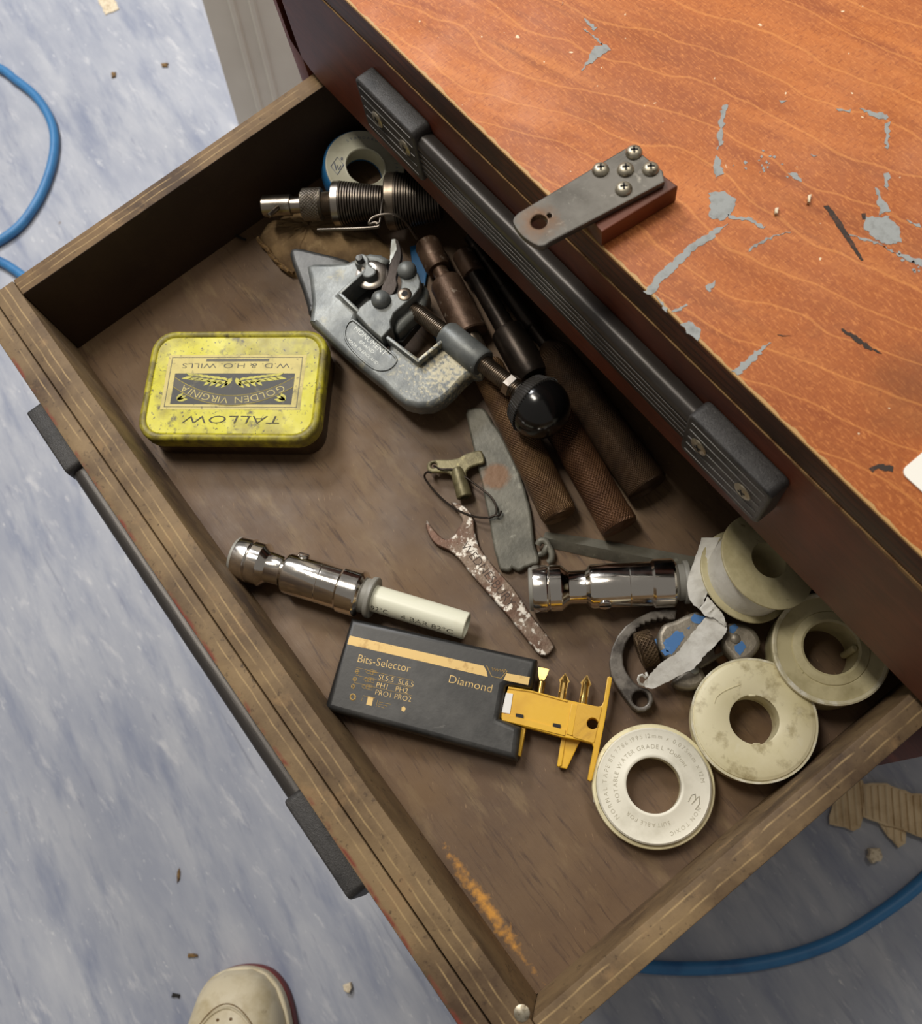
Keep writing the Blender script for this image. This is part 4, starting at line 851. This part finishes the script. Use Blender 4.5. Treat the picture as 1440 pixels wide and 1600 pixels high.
# --- little bent hook and the tapered file
hk = MB(); hk.tube(smooth([kz(*p) for p in ((890, 760, 4), (905, 735, 5), (940, 735, 5), (965, 775, 4.5), (985, 820, 4), (982, 865, 3), (962, 885, 2.2))], 3, False), 1.9, 8)
hk.tube(smooth([kz(*p) for p in ((895, 830, 2.4), (925, 822, 3), (940, 800, 4.2), (955, 770, 4.6))], 3, False), 1.8, 8)
tag(link('bent_hook', hk, M_lead, None, 50), 'tiny bent grey metal hook at the ragged end of the flat strip', 'hook')
kf = crop(800, 820, .2292)
ridge = [kf(210, 88, 5.5), kf(500, 140, 5.5), kf(950, 228, 5.5), kf(1260, 292, 5.2)]; top_ = [kf(225, 48, 1.0), kf(480, 82, 1), kf(960, 165, 1), kf(1270, 222, 1)]; bot_ = [kf(262, 158, .4), kf(540, 222, .4), kf(960, 300, .4), kf(1260, 345, .4)]
fm = MB(); pts_ = []
for a, b, c in zip(top_, ridge, bot_): pts_ += [a, b, c]
fm.add(pts_, [q for k in (0, 3, 6) for q in ((k, k + 1, k + 4, k + 3), (k + 1, k + 2, k + 5, k + 4), (k + 2, k, k + 3, k + 5))] + [(0, 2, 1), (9, 10, 11)])
tag(link('tapered_file', fm, M_lead, None, 20), 'tapered grey file with a bright ridge lying behind the right chrome valve', 'file')
# --- small ring cutter with blue paint under the tape
rc = thing('small_pipe_cutter', ks(560, 460, 0), 'small pipe cutter with chipped blue paint and toothed crescent arm under the trailing tape', 'pipe cutter')
arm = [(655, 118), (560, 114), (440, 132), (330, 185), (240, 250), (175, 330), (130, 430), (112, 530), (125, 640), (165, 720), (230, 820), (290, 895), (340, 930), (400, 930), (445, 900), (465, 850), (455, 790), (420, 755), (350, 735), (300, 690), (250, 620), (225, 560), (220, 480), (245, 390), (290, 318), (332, 290), (328, 268), (355, 258), (360, 236), (395, 238), (402, 215), (440, 218), (450, 196), (490, 205), (500, 186), (540, 196), (552, 178), (590, 196), (640, 196)]
link('toothed_arm', MB().plate([ks(*p, 9) for p in arm], [circ(ks(362, 832, 9), 6.2 * .66 / .66 * .68, 24)], 0.2, 9.5, .8), M_iron, rc, 30)
wa = ks(350, 450, 10.0); wb = ks(470, 412, 10.0); wv_ = unit(wb - wa)
link('thumb_wheel', MB().lathe(wa - wv_ * .5, wb, [(0, 7.4), (.5, 9.4), (1.2, 9.8), (8.2, 9.8), (9, 9.2), (9.3, 7.4)], 40), M_wheel, rc, 30)
link('screw_stem', MB().lathe(wa, wb, [(8, 3.6), (16, 3.6)], 20), M_bluep, rc, 30)
def lump(name, pts, z0, z1, m, bev=2.5, holes=()): return link(name, MB().plate(smooth([ks(*p, z1) for p in pts], 3), list(holes), z0, z1, bev, None, 0, 3), m, rc, 45)
bd_ = lump('cutter_body', [(498, 330), (520, 270), (560, 225), (640, 200), (740, 150), (820, 128), (880, 160), (960, 250), (980, 340), (900, 450), (780, 520), (640, 530), (560, 495), (510, 420)], 2, 19, M_cut)
def patch(pts, z): link('paint_patch', MB().plate(jag([ks(*p, z) for p in pts], 1, .35), [], z, z + .15, 0), M_bluep, bd_, 0)
for pts in ([(540, 380), (600, 330), (640, 285), (700, 300), (720, 330), (660, 420), (610, 475), (570, 450)], [(760, 190), (800, 150), (885, 175), (830, 230), (790, 225)], [(730, 260), (760, 250), (750, 275)], [(560, 425), (600, 470), (560, 490), (525, 450)]): patch(pts, 19.0)
lump('roller_lug', [(1010, 380), (1060, 240), (1130, 215), (1245, 245), (1318, 330), (1325, 415), (1245, 510), (1140, 540), (1090, 490)], 6, 18, M_cut)
for pts in ([(1075, 250), (1120, 225), (1145, 260), (1110, 310), (1075, 300)], [(1120, 410), (1180, 365), (1210, 420), (1160, 485), (1120, 450)]):
    link('paint_patch', MB().plate(jag([ks(*p, 18) for p in pts], 1, .35), [], 18, 18.15, 0), M_bluep, bd_, 0)
c = ks(1122, 348, 18); link('rivet', MB().lathe(c, c + V3(0, 0, 1), [(-.5, 2.6), (.6, 2.6), (1.2, 1.8), (1.5, .4)], 20), M_cut, rc, 40)
c = ks(1040, 450, 6); ax2 = unit(V3(.5, .1, .55)); link('cutting_roller', MB().lathe(c - ax2 * 3, c, [(0, 5), (1, 7.5), (4, 7.5), (5, 5)], 28), M_rust, rc, 30)
lump('lower_lug', [(620, 690), (680, 620), (770, 575), (845, 575), (893, 665), (870, 710), (830, 742), (740, 755), (660, 735)], 1, 13, M_cut)
c = ks(797, 602, 13); link('rivet', MB().lathe(c, c + V3(0, 0, 1), [(-.5, 2.2), (.5, 2.2), (1.2, 1.4), (1.4, .4)], 20), M_castl, rc, 40)
link('body_bridge', MB().plate([ks(*p, 10) for p in ((640, 500), (900, 430), (1060, 350), (1040, 470), (800, 620), (700, 640))], [], 3, 10, 1), M_cut, rc, 30)

# --- cloth pouch in the corner, and the seat reamer lying on it
def cushion(name, outline, h, m, root=None, nr=7, rough=1.2, zb=.3):
    pts = smooth([p[:2] for p in outline], 4); c = np.mean(np.array(pts), 0); n = len(pts); mb = MB(); vs = []
    for i in range(nr):
        k = 1 - i / nr; hh = h * math.sqrt(max(0, 1 - k ** 3))
        for p in pts: q = c + (p - c) * k; vs.append(V3(q[0], q[1], zb + hh + (random.uniform(-rough, rough) if i else 0)))
    vs.append(V3(c[0], c[1], zb + h))
    fs = [(i * n + j, i * n + (j + 1) % n, (i + 1) * n + (j + 1) % n, (i + 1) * n + j) for i in range(nr - 1) for j in range(n)] + [((nr - 1) * n + j, (nr - 1) * n + (j + 1) % n, nr * n) for j in range(n)] + [tuple(reversed(range(n)))]
    return link(name, mb.add(vs, fs), m, root, 70)
k8 = crop(390, 190, .2292)
po = [(55, 760), (75, 715), (120, 680), (220, 640), (330, 560), (360, 440), (410, 415), (480, 450), (520, 520), (640, 560), (760, 640), (860, 740), (950, 860), (900, 960), (700, 1000), (450, 1010), (330, 1040), (270, 1030), (190, 960), (120, 880), (60, 810)]
pouch = thing('cloth_pouch', k8(450, 820, 0), 'tan suede pouch with frayed seam under the threaded seat reamer', 'pouch')
cushion('pouch_body', [k8(*p, 5) for p in po], 10, M_leather, pouch)
link('frayed_seam', MB().tube(smooth([k8(*p) for p in ((55, 790, 6), (80, 835, 5), (120, 865, 5.5), (140, 905, 5), (180, 945, 5.5), (200, 975, 4.5), (250, 1010, 5), (300, 1030, 4))], 4, False), 1.4, 6)
     .tube(smooth([k8(*p) for p in ((60, 800, 7.4), (100, 850, 5.5), (110, 870, 7.6), (165, 920, 5.5), (175, 950, 7.4), (235, 985, 5), (265, 1025, 6.4))], 4, False), .8, 5), M_lace, pouch)
zr = 27
ra = at(411, 322, zr); rb_ = at(692, 312, zr); rl = float(np.linalg.norm(rb_ - ra)); PX = rl / 281.0    # mm per pixel along the axis
rm_ = thing('seat_reamer', (float((ra + rb_)[0] / 2), float((ra + rb_)[1] / 2), 8), 'steel seat reamer with knurled nut and two threaded cones on the tan pouch', 'reamer')
tp = lambda x: (x - 411) * PX
link('spindle_head', MB().lathe(ra, rb_, [(0, 5.9), (.5, 6.5), (tp(456), 6.6), (tp(457), 5.2), (tp(476), 5.0)], 36), M_steel, rm_, 30)
pa = ra + (rb_ - ra) * ((432 - 411) / 281.0); q0 = at(433, 326, zr + 4); q1 = at(420, 337, zr + 7)
link('tommy_pin', MB().lathe(q0, q1, [(-4, 1.5), (float(np.linalg.norm(q1 - q0)), 1.5), (float(np.linalg.norm(q1 - q0)) + .3, 1.0)], 16), M_steel, rm_, 30)
link('knurled_nut', MB().lathe(ra, rb_, [(tp(474), 8.6), (tp(476), 10.0), (tp(503), 10.2), (tp(505), 8.8), (tp(506), 6.5)], 44), M_knurl, rm_, 30)
thr = [(tp(505), 6.8)]; x = 507
while x < 524: thr += [(tp(x), 7.4), (tp(x + .9), 7.0)]; x += 1.8
link('threaded_shaft', MB().lathe(ra, rb_, thr + [(tp(690), 6)], 32), M_thread, rm_, 25)
def cone(x0, x1, xe, r0, r1, nm):
    link(nm + '_collar', MB().lathe(ra, rb_, [(tp(x0), r0 - 1), (tp(x0 + 2), r0), (tp(x1), r0), (tp(x1 + .5), r0 - .6)], 48), M_steel if x0 < 560 else M_thread, rm_, 30)
    pr_ = []; N2 = 17
    for i in range(N2):
        t0 = x1 + (xe - x1) * i / N2; st = (xe - x1) / N2; r = r0 - .2 + (r1 - r0) * i / N2
        pr_ += [(tp(t0), r - .8), (tp(t0 + st * .2), r), (tp(t0 + st * .7), r), (tp(t0 + st * .9), r - .8)]
    link(nm + '_thread', MB().lathe(ra, rb_, pr_, 48), M_cone, rm_, 25)
cone(523, 535, 602, 13.6, 9.6, 'front_cone'); cone(607, 622, 690, 17.5, 12.6, 'rear_cone')
# bent wire pin over it
wr = MB(); wr.tube(smooth([k8(*p) for p in ((463, 738, 38), (600, 734, 40), (760, 728, 42), (870, 718, 43), (880, 700, 43.5), (855, 688, 43.5), (820, 700, 43.5), (815, 685, 44), (845, 652, 44.5), (920, 632, 45.5), (1000, 638, 44), (1060, 680, 38), (1105, 745, 28), (1140, 800, 21))], 4, False), .95, 8)
wr.tube(smooth([k8(*p) for p in ((862, 700, 44), (885, 690, 44), (893, 640, 44), (900, 580, 43), (915, 510, 40), (938, 470, 34))], 4, False), .9, 8)
tag(link('wire_pin', wr, M_wire, None, 60), 'bent grey wire pin hooked between the two threaded cones', 'wire pin')

# --- the big pipe cutter
kc = crop(480, 360, .2083)
ZB, ZT = 12.0, 30.0
pc = thing('pipe_cutter', kc(520, 640, 8), 'grey cast pipe cutter with round black knob, lying across the drawer', 'pipe cutter')
kp = crop(380, 180, .2876)
fr_out = [kp(*p, ZT) for p in ((335, 800), (375, 785), (470, 785), (560, 778), (620, 750), (680, 728), (740, 735), (795, 765), (760, 800), (715, 830))] + \
         [kc(*p, ZT) for p in ((450, 285), (250, 470), (385, 580), (360, 640), (600, 870), (625, 780), (830, 965), (1050, 790), (1090, 740), (1140, 760), (1330, 930), (1375, 970), (1300, 1060), (1230, 1050), (1160, 1110), (1090, 1190), (1010, 1260), (920, 1300), (820, 1305), (720, 1280), (640, 1220), (560, 1140), (420, 1030), (280, 910), (150, 790), (60, 700), (0, 650))] + \
         [kp(*p, ZT) for p in ((350, 1095), (362, 1000), (350, 880))]
body = link('frame', MB().plate(fr_out, [], ZB + 2, ZT - 3, 3.2, None, 0, 3), M_cast, pc, 50)
# tail fin (thinner, darker)
fin = [kp(*p, ZT - 6) for p in ((248, 748), (285, 714), (400, 738), (560, 778), (600, 830), (480, 900), (420, 1000), (360, 1085), (342, 1030), (318, 950), (285, 860))]
link('tail_fin', MB().plate(smooth(fin, 2), [], ZB - 1, ZT - 6, 3, None, 0, 3), M_castd, body, 50)
# raised walls of the slide channel
def wall(name, pts, w, z0, z1, m=None):
    mb = MB(); P = [kc(*p, z1) for p in pts]
    for a, b in zip(P[:-1], P[1:]):
        d = unit(V3(*(b - a)[:2], 0)); mb.box((-.6, -w / 2, 0), (float(np.linalg.norm(b - a)) + .6, w / 2, z1 - z0), .5, frame(V3(a[0], a[1], z0), d))
    return link(name, mb, m or M_cast, body, 35)
wall('channel_wall', [(470, 262), (240, 470)], 2.2, ZB + 2, ZT + 2.5); wall('channel_wall', [(240, 470), (380, 600)], 2.2, ZB + 2, ZT + 2.5)
wall('channel_wall', [(600, 800), (830, 975)], 2.2, ZB + 2, ZT + 2.5); wall('channel_wall', [(830, 975), (1055, 790)], 2.2, ZB + 2, ZT + 2.5)
wall('channel_side', [(470, 262), (250, 462)], 1.2, ZB - 3, ZT - 3, M_castd)
link('channel_floor', MB().plate([kc(*p, ZB + 4) for p in ((420, 300), (250, 470), (390, 590), (540, 470), (600, 400), (500, 300))], [], ZB - 2, ZB + 4, .5), M_castd, body, 30)
# wheel bracket, pin and cutting wheel
link('wheel_bracket', MB().plate(smooth([kc(*p, ZT + 2) for p in ((355, 240), (375, 195), (420, 180), (460, 210), (468, 265), (515, 295), (510, 335), (455, 360), (415, 340), (430, 290), (405, 268), (370, 262))], 3), [], ZT - 8, ZT + 3, 1), M_cast, body, 40)
c = kc(397, 228, ZT + 3); link('wheel_pin', MB().lathe(c, c + V3(0, 0, 1), [(-2, 2.4), (3, 2.4), (3.6, 2.0), (3.8, .4)], 24), M_castd, body, 35)
c = kc(478, 330, ZT - 4); link('cutting_wheel', MB().lathe(c - V3(0, 0, 1.2), c, [(0, 9), (.9, 10.6), (1.5, 10.6), (2.4, 9), (2.6, 4.6), (7, 4.6)], 44), M_steel, body, 30)
# sliding carriage with rollers
ZS = ZT + 4
cor = kc(1100, 970, ZT); M_boss = M_cast.copy(); M_boss.name = 'cast_boss'
def corrosion(N, L, tc):
    ln = N.new('ShaderNodeVectorMath'); ln.operation = 'DISTANCE'; L.new(tc.outputs['Object'], ln.inputs[0]); ln.inputs[1].default_value = [(cor[i] - body['_base'][i]) * .001 for i in range(3)]
    nz = N.new('ShaderNodeTexNoise'); nz.inputs['Scale'].default_value = 420; nz.inputs['Detail'].default_value = 7; L.new(tc.outputs['Object'], nz.inputs['Vector'])
    x = math_(N, L, 'MULTIPLY_ADD', ln.outputs['Value'], -9, nz.outputs['Fac'])
    r = N.new('ShaderNodeMapRange'); r.inputs[1].default_value = .28; r.inputs[2].default_value = .46; L.new(x, r.inputs[0]); return math_(N, L, 'MULTIPLY', r.outputs[0], .7)
overlay(M_cast, (194, 184, 152), corrosion)
car = [kc(*p, ZS) for p in ((690, 300), (720, 265), (780, 270), (830, 320), (850, 380), (845, 430), (800, 490), (720, 560), (650, 620), (625, 680), (630, 730), (555, 808), (470, 740), (362, 625), (390, 575), (450, 525), (530, 490), (620, 480), (670, 470), (700, 430), (705, 380), (690, 340))]
slide = link('slide', MB().plate(car, [], ZT - 10, ZS, .9, None, 0, 2), M_cast, pc, 40)
car2 = [kc(*p, ZT - 4) for p in ((850, 380), (905, 440), (908, 500), (885, 570), (840, 620), (760, 690), (680, 770), (635, 725), (640, 660), (800, 500), (840, 430))]
link('slide_block', MB().plate(smooth(car2, 2), [], ZB, ZT - 3, 3, None, 0, 3), M_cast, slide, 50)
link('slide_foot', MB().plate([kc(*p, ZB + 4) for p in ((640, 740), (830, 640), (850, 690), (720, 850), (600, 850))], [], ZB - 1, ZB + 6, .8), M_castd, slide, 40)
for px, py in ((748, 305), (553, 525)):
    c = kc(px, py, ZS); link('roller_pin', MB().lathe(c, c + V3(0, 0, 1), [(-.5, 5.8), (1.4, 5.8), (3, 5.2), (4.4, 3.8), (5.1, 2.0), (5.3, .4)], 32), M_cast, slide, 50)
c = kc(730, 480, ZS); sc = MB().lathe(c, c + V3(0, 0, 1), [(-.5, 4.2), (.5, 4.2), (.8, 3.6), (.8, .3)], 28); sc.lathe(c + V3(0, 0, .82), c + V3(0, 0, 2), [(0, 2.2), (.1, 2.1)], 6, 1)
link('socket_screw', sc, [M_thread, M_dark], slide, 30)
# folding blade
bld = [kc(*p, ZT + 3) for p in ((640, 60), (680, 60), (705, 160), (690, 250), (665, 340), (672, 400), (635, 470), (560, 480), (545, 430), (590, 330), (610, 250), (630, 150))]
fb_ = link('folding_blade', MB().plate(smooth(bld, 3), [], ZT - 2, ZT + 1.5, .6), M_rustd, pc, 35)
link('bare_patch', MB().plate(jag([kc(*p, ZT + 1.6) for p in ((635, 70), (660, 68), (672, 140), (640, 200), (618, 260), (622, 150))], 1, .3), [], ZT + 1.5, ZT + 1.75, 0), M_castl, fb_, 0)
# feed screw, boss, nut and knob
zx = ZT - 7
f0 = kc(800, 590, zx); f1 = at(842, 637, zx + 13); fd = unit(f1 - f0); FL = float(np.linalg.norm(f1 - f0))
pr_ = []; t = 0
while t < FL - 8: pr_ += [(t, 4.6), (t + .55, 5.3), (t + .75, 5.3), (t + 1.3, 4.6)]; t += 1.35
link('feed_screw', MB().lathe(f0, f1, pr_, 32), M_thread, pc, 25)
b0 = kc(1085, 790, zx); b1 = kc(1330, 990, zx); 
along = lambda px: min(np.arange(-5, FL + 5, .25), key=lambda t_: abs((pix(f0 + fd * t_) - px) @ unit(pix(f1) - pix(f0))))
tb0 = along(pix(b0)); BL = along(pix(b1)) - tb0
link('screw_boss', MB().lathe(f0, f1, [(tb0 - 4, 5.4), (tb0 - 3.4, 8.2), (tb0 - 2, 8.8), (tb0 + BL - 1, 8.4), (tb0 + BL, 7.6), (tb0 + BL + .2, 5.4)], 40), M_boss, body, 40)
nut_t = along(np.array([794, 599]))
link('hexagon_nut', MB().lathe(f0, f1, [(nut_t, 5), (nut_t + .3, 6.6), (nut_t + 4.4, 6.6), (nut_t + 5, 5.6)], 6), M_steel, pc, 20)
kR = 17.3; kn0 = f1 - fd * kR * .98
prk = []
for i in range(25):
    ph = math.pi * i / 24; prk.append((kR - kR * math.cos(ph), max(.2, kR * math.sin(ph))))
knob = link('knob', MB().lathe(kn0, f1, prk, 48), M_bake, pc, 60)
kb2 = MB()
for i in range(72):
    a = 2 * math.pi * i / 64; u1 = unit(np.cross(fd, V3(0, 0, 1))); u2 = np.cross(u1, fd); rd = math.cos(a) * u1 + math.sin(a) * u2
    nv = unit(rd * .925 - fd * .38); kb2.box((-4.2, -.34, -.6), (4.2, .34, .62), .15, frame(kn0 + fd * kR + nv * kR, unit(fd - nv * (fd @ nv)), nv), 0, 1)
kb2.lathe(kn0, f1, [(kR - kR * math.cos(p_), kR * math.sin(p_) + d_) for p_, d_ in ((.86, -.2), (.9, .4), (1.0, .42), (1.1, .42), (1.2, .42), (1.36, .4), (1.4, -.2))], 48, 0, (False, False))
link('grip_band', kb2, M_band, knob, 30)
# cast maker's oval with raised lettering
ov = [kc(*p, ZT) for p in ((320, 662), (360, 672), (560, 850), (650, 930), (655, 975), (600, 1025), (520, 1030), (440, 985), (330, 880), (280, 800), (275, 730), (295, 680))]
link('cast_rim', MB().tube([V3(p[0], p[1], ZT - 2.9) for p in smooth(ov, 4)], .7, 6, 0, True), M_cast, body, 60)
cl = MB()
for s_, p0, p1, sz in (('MONUMENT', (345, 745), (575, 940), 4.6), ('BRAND', (385, 840), (490, 925), 3.0), ('MADE IN ENGLAND', (300, 830), (520, 1010), 2.8)):
    a = kc(*p0, ZT - 3); b = kc(*p1, ZT - 3); f_ = frame(a, b - a); text(cl, s_, sz, lambda x, y, h: f_(x, y, .12), float(np.linalg.norm(b - a)))
link('cast_lettering', cl, M_castl, body, 0)

# ================================================================== on the chest, on the floor
cv = [at(1408, 738, 175.3), at(1450, 702, 175.3)]
e1 = unit(cv[1] - cv[0]); fcd = frame(cv[0], e1)
tag(link('card', MB().plate(rrect(-.5, -55, 85, .5, 3), [], 175.3, 176.1, .1, lambda a, b, c: fcd(a, b, c - 175.3)), M_card, None, 0), 'white card with rounded corner on the orange chest top', 'card')
def hose(pts, label):
    mb = MB().tube(smooth([at(x, y, -444) for x, y in pts], 6, False), 6.0, 12)
    tag(link('air_hose', mb, M_hose, None, 60), label, 'hose', 'blue hoses on the floor')
hose([(-700, -60), (-420, 20), (-160, 75), (-20, 100), (25, 125), (62, 158), (84, 205), (80, 260), (55, 320), (15, 366), (-60, 402), (-160, 430), (-210, 410), (-190, 375), (-110, 378), (-20, 402), (20, 420), (80, 470), (160, 560), (300, 700), (480, 820)], 'blue hose looping on the floor left of the open drawer')
hose([(560, 1120), (680, 1330), (800, 1440), (960, 1500), (1060, 1513), (1180, 1506), (1290, 1476), (1380, 1424), (1450, 1368), (1560, 1260), (1680, 1080), (1800, 820)], 'blue hose curving across the floor below the right side of the drawer')
# torn corrugated card
kq = crop(900, 1000, .375)
def cardboard(pts, ang, z, label):
    P = [kq(*p, -445 + z) for p in pts]; mb = MB().plate(jag([p[:2] for p in P], 6, 1.0), [], -448 + z, -445.5 + z, 0)
    o = thing('cardboard_scrap', np.mean(np.array(P), 0) * V3(1, 1, 0) + V3(0, 0, -450), label, 'cardboard', 'torn cardboard under the drawer')
    link('sheet', mb, M_cardb, o, 0)
    fl = MB(); d = V3(math.cos(ang), math.sin(ang), 0); nrm = V3(-d[1], d[0], 0); Q = np.array([p[:2] for p in P]); c = Q.mean(0)
    for k in range(-14, 15):
        o_ = c + nrm[:2] * k * 6.2; ts = []
        for i in range(len(Q)):
            a, b = Q[i], Q[(i + 1) % len(Q)]; da = (a - o_) @ nrm[:2]; db = (b - o_) @ nrm[:2]
            if da * db < 0: q = a + (b - a) * da / (da - db); ts.append((q - o_) @ d[:2])
        if len(ts) >= 2:
            t0, t1 = min(ts) + 2, max(ts) - 2
            if t1 > t0: fl.tube([V3(o_[0] + d[0] * t, o_[1] + d[1] * t, -445.6 + z) for t in (t0, t1)], 1.9, 6)
    fo_ = link('fluting', fl, M_cardb, o, 60); fo_['kind'] = 'stuff'
cardboard([(1085, 580), (1170, 556), (1205, 600), (1196, 740), (1180, 780), (1150, 797), (1056, 762), (1068, 680)], math.radians(140), 0, 'squarish torn piece of corrugated card nearest the drawer side')
cardboard([(1196, 600), (1290, 596), (1400, 640), (1460, 640), (1500, 700), (1480, 845), (1380, 800), (1290, 770), (1200, 738)], math.radians(138), 3, 'long torn piece of corrugated card running towards the chest')
cardboard([(1262, 762), (1330, 780), (1378, 798), (1368, 845), (1340, 864), (1300, 815)], math.radians(140), 0, 'small pointed scrap of corrugated card below the long piece')
def chip(name, pts, f, h, m, label, cat):
    P = [f(*p, -449.5 + h)[:2] for p in pts]; tag(link(name, MB().plate(jag(P, 3, 1.0), [], -449.7, -449.7 + h, min(1, h * .3)), m, None, 40), label, cat, 'flecks on the floor' if cat == 'fleck' else None)
chip('foam_crumb', [(1222, 872), (1262, 865), (1278, 885), (1276, 922), (1240, 928), (1222, 905)], kq, 9, M_chip, 'pale foam crumb on the blue floor beneath the cardboard', 'crumb')
f0_ = lambda x, y, z: at(x, y, z)
chip('floor_crumb', [(537, 1540), (545, 1535), (550, 1544), (545, 1552), (537, 1549)], f0_, 6, M_chip, 'small pale crumb on the floor right of the shoe', 'crumb')
chip('plastic_scrap', [(150, -6), (176, -8), (186, 14), (164, 22), (158, 10)], f0_, 1.2, M_chip, 'crumpled clear scrap on the floor at the far left', 'scrap')
chip('dust_fleck', [(252, 98), (262, 98), (262, 104), (252, 104)], f0_, 2, M_lace, 'brown fleck on the floor left of the cream trim', 'fleck')
chip('dust_fleck', [(174, 112), (181, 112), (180, 120), (174, 120)], f0_, 2, M_lace, 'darker brown fleck on the floor nearer the blue hose', 'fleck')
chip('dust_fleck', [(292, 1490), (308, 1489), (308, 1496), (294, 1497)], f0_, 2, M_lace, 'tan fleck on the floor above the shoe toe', 'fleck')
chip('dust_fleck', [(268, 1552), (280, 1553), (280, 1560), (268, 1559)], f0_, 2, M_dark, 'black fleck on the floor left of the shoe', 'fleck')
chip('wood_sliver', [(275, 1362), (279, 1355), (281, 1368), (277, 1380)], f0_, 1.5, M_lace, 'thin brown sliver on the floor left of the drawer handle', 'sliver')
# debris on the chest top
def bit_on_top(pts, label): tag(link('shaving', MB().plate(jag([k5(*p, 176)[:2] for p in pts], 1, .2), [], 175.35, 177, .3), M_chip, None, 40), label, 'shaving', 'shavings on the chest top')
bit_on_top([(1040, 690), (1050, 688), (1046, 715), (1036, 716)], 'tiny tan shaving on the chest top, the upper of two')
bit_on_top([(922, 735), (934, 733), (932, 753), (922, 755)], 'tiny tan shaving on the chest top beside the round grey splash')
# loose fluff of dark wire on the drawer bottom by the left wall
tag(link('wood_splinter', MB().tube(smooth([at(368, 368, 1.2), at(374, 371, 1.6), at(384, 375, 1.2)], 3, False), .8, 5), M_dark, None), 'dark splinter at the foot of the drawer left wall', 'splinter')
tag(link('blue_scrap', MB().plate([at(x, y, 3)[:2] for x, y in ((640, 385), (662, 378), (668, 420), (660, 470), (690, 520), (680, 530), (650, 470))], [], .4, 3, .6), M_blue, None), 'blue plastic scrap in shadow beside the pipe cutter rollers', 'scrap')

# --- the shoe at the photographer's foot
sh0 = at(365, 1515, -410); toe = V3(sh0[0], sh0[1], 0); back = at(365, 1720, -410); sdir = unit(V3(*(back - sh0)[:2], 0)); sx_ = np.cross(V3(0, 0, 1), sdir)
shoe = thing('shoe', (toe[0] + sdir[0] * 130, toe[1] + sdir[1] * 130, -450), 'cream leather shoe with perforated toe and maroon sole standing on the blue floor', 'shoe')
SW = [(0, 5), (3, 18), (10, 29), (25, 39.5), (50, 46), (80, 48), (120, 47), (160, 40), (200, 38), (240, 37), (262, 31), (274, 18), (280, 4)]
def sec(grow, z0, z1, nm, m, bev):
    L_ = [(-(w + grow), t) for t, w in SW]; R_ = [((w + grow), t) for t, w in reversed(SW)]
    pts = smooth([np.array(p, float) for p in L_ + R_], 3)
    return link(nm, MB().plate([(p[0], p[1]) for p in pts], [], z0, z1, bev, lambda a, b, c: V3(toe[0], toe[1], 0) + sx_ * a + sdir * b + V3(0, 0, c), 0, 3), m, shoe, 50)
sec(2.2, -449.6, -436, 'outsole', M_sole, 2); sec(1.6, -436, -424, 'midsole', M_shoe, 2)
up_mb = MB(); rows = []
HT = [(2, 10), (8, 24), (20, 34), (40, 42), (70, 49), (100, 58), (130, 72), (160, 84), (200, 88), (240, 92), (265, 94), (277, 92)]
vs = []; nk = 17
for t, h in HT:
    w = float(np.interp(t, [a for a, b in SW], [b for a, b in SW])) - .5
    for j in range(nk):
        a = math.pi * j / (nk - 1); x = -w * np.sign(math.cos(a)) * abs(math.cos(a)) ** .7; z = h * math.sin(a) ** .75
        vs.append(toe + sx_ * x + sdir * t + V3(0, 0, -426 + z))
fs = [(i * nk + j, i * nk + j + 1, (i + 1) * nk + j + 1, (i + 1) * nk + j) for i in range(len(HT) - 1) for j in range(nk - 1)] + [tuple(range(nk)), tuple(reversed(range((len(HT) - 1) * nk, len(HT) * nk)))]
upper = link('upper', up_mb.add(vs, fs), M_shoe, shoe, 60)
def on_top(x, t, lift=0):
    w = float(np.interp(t, [a for a, b in SW], [b for a, b in SW])) - .5; h = float(np.interp(t, [a for a, b in HT], [b for a, b in HT]))
    c = min(1, abs(x / w)) ** (1 / .7); return toe + sx_ * x + sdir * t + V3(0, 0, -426 + h * math.sin(math.acos(c)) ** .75 + lift)
arc_ = [on_top(x, 52 + 0.028 * x * x - 24, .4) for x in np.linspace(-40, 40, 25)]
link('toe_seam', MB().tube(arc_, 1.3, 6), M_shoe, upper, 60)
arc2 = [on_top(x, 52 + 0.028 * x * x - 27, .3) for x in np.linspace(-37, 37, 25)]
link('stitching', MB().tube(arc2, .5, 5), M_lace, upper, 60)
pf_ = MB()
for r_, t in enumerate((37, 44.5, 52, 60, 68)):
    for x in np.linspace(-6 - 5 * r_, 6 + 5 * r_, 2 + r_):
        p = on_top(float(x), t, .15); pf_.lathe(p, p + V3(0, 0, 1), [(-.3, 1.5), (.1, 1.4)], 10)
o_ = link('perforations', pf_, M_lace, upper, 0); o_['kind'] = 'stuff'
la = MB()
for t in (112, 126, 140, 154): la.tube([on_top(float(x), t + 2 * math.sin(x * .1), 1.6) for x in np.linspace(-20, 20, 9)], 2.2, 6)
o_ = link('laces', la, M_chip, upper, 60); o_['kind'] = 'stuff'
link('ankle_opening', MB().plate(smooth([(-24, 180), (0, 168), (24, 180), (27, 225), (18, 262), (0, 270), (-18, 262), (-27, 225)], 4), [], -338, -331, 1, lambda a, b, c: toe + sx_ * a + sdir * b + V3(0, 0, c)), M_lace, upper, 50)
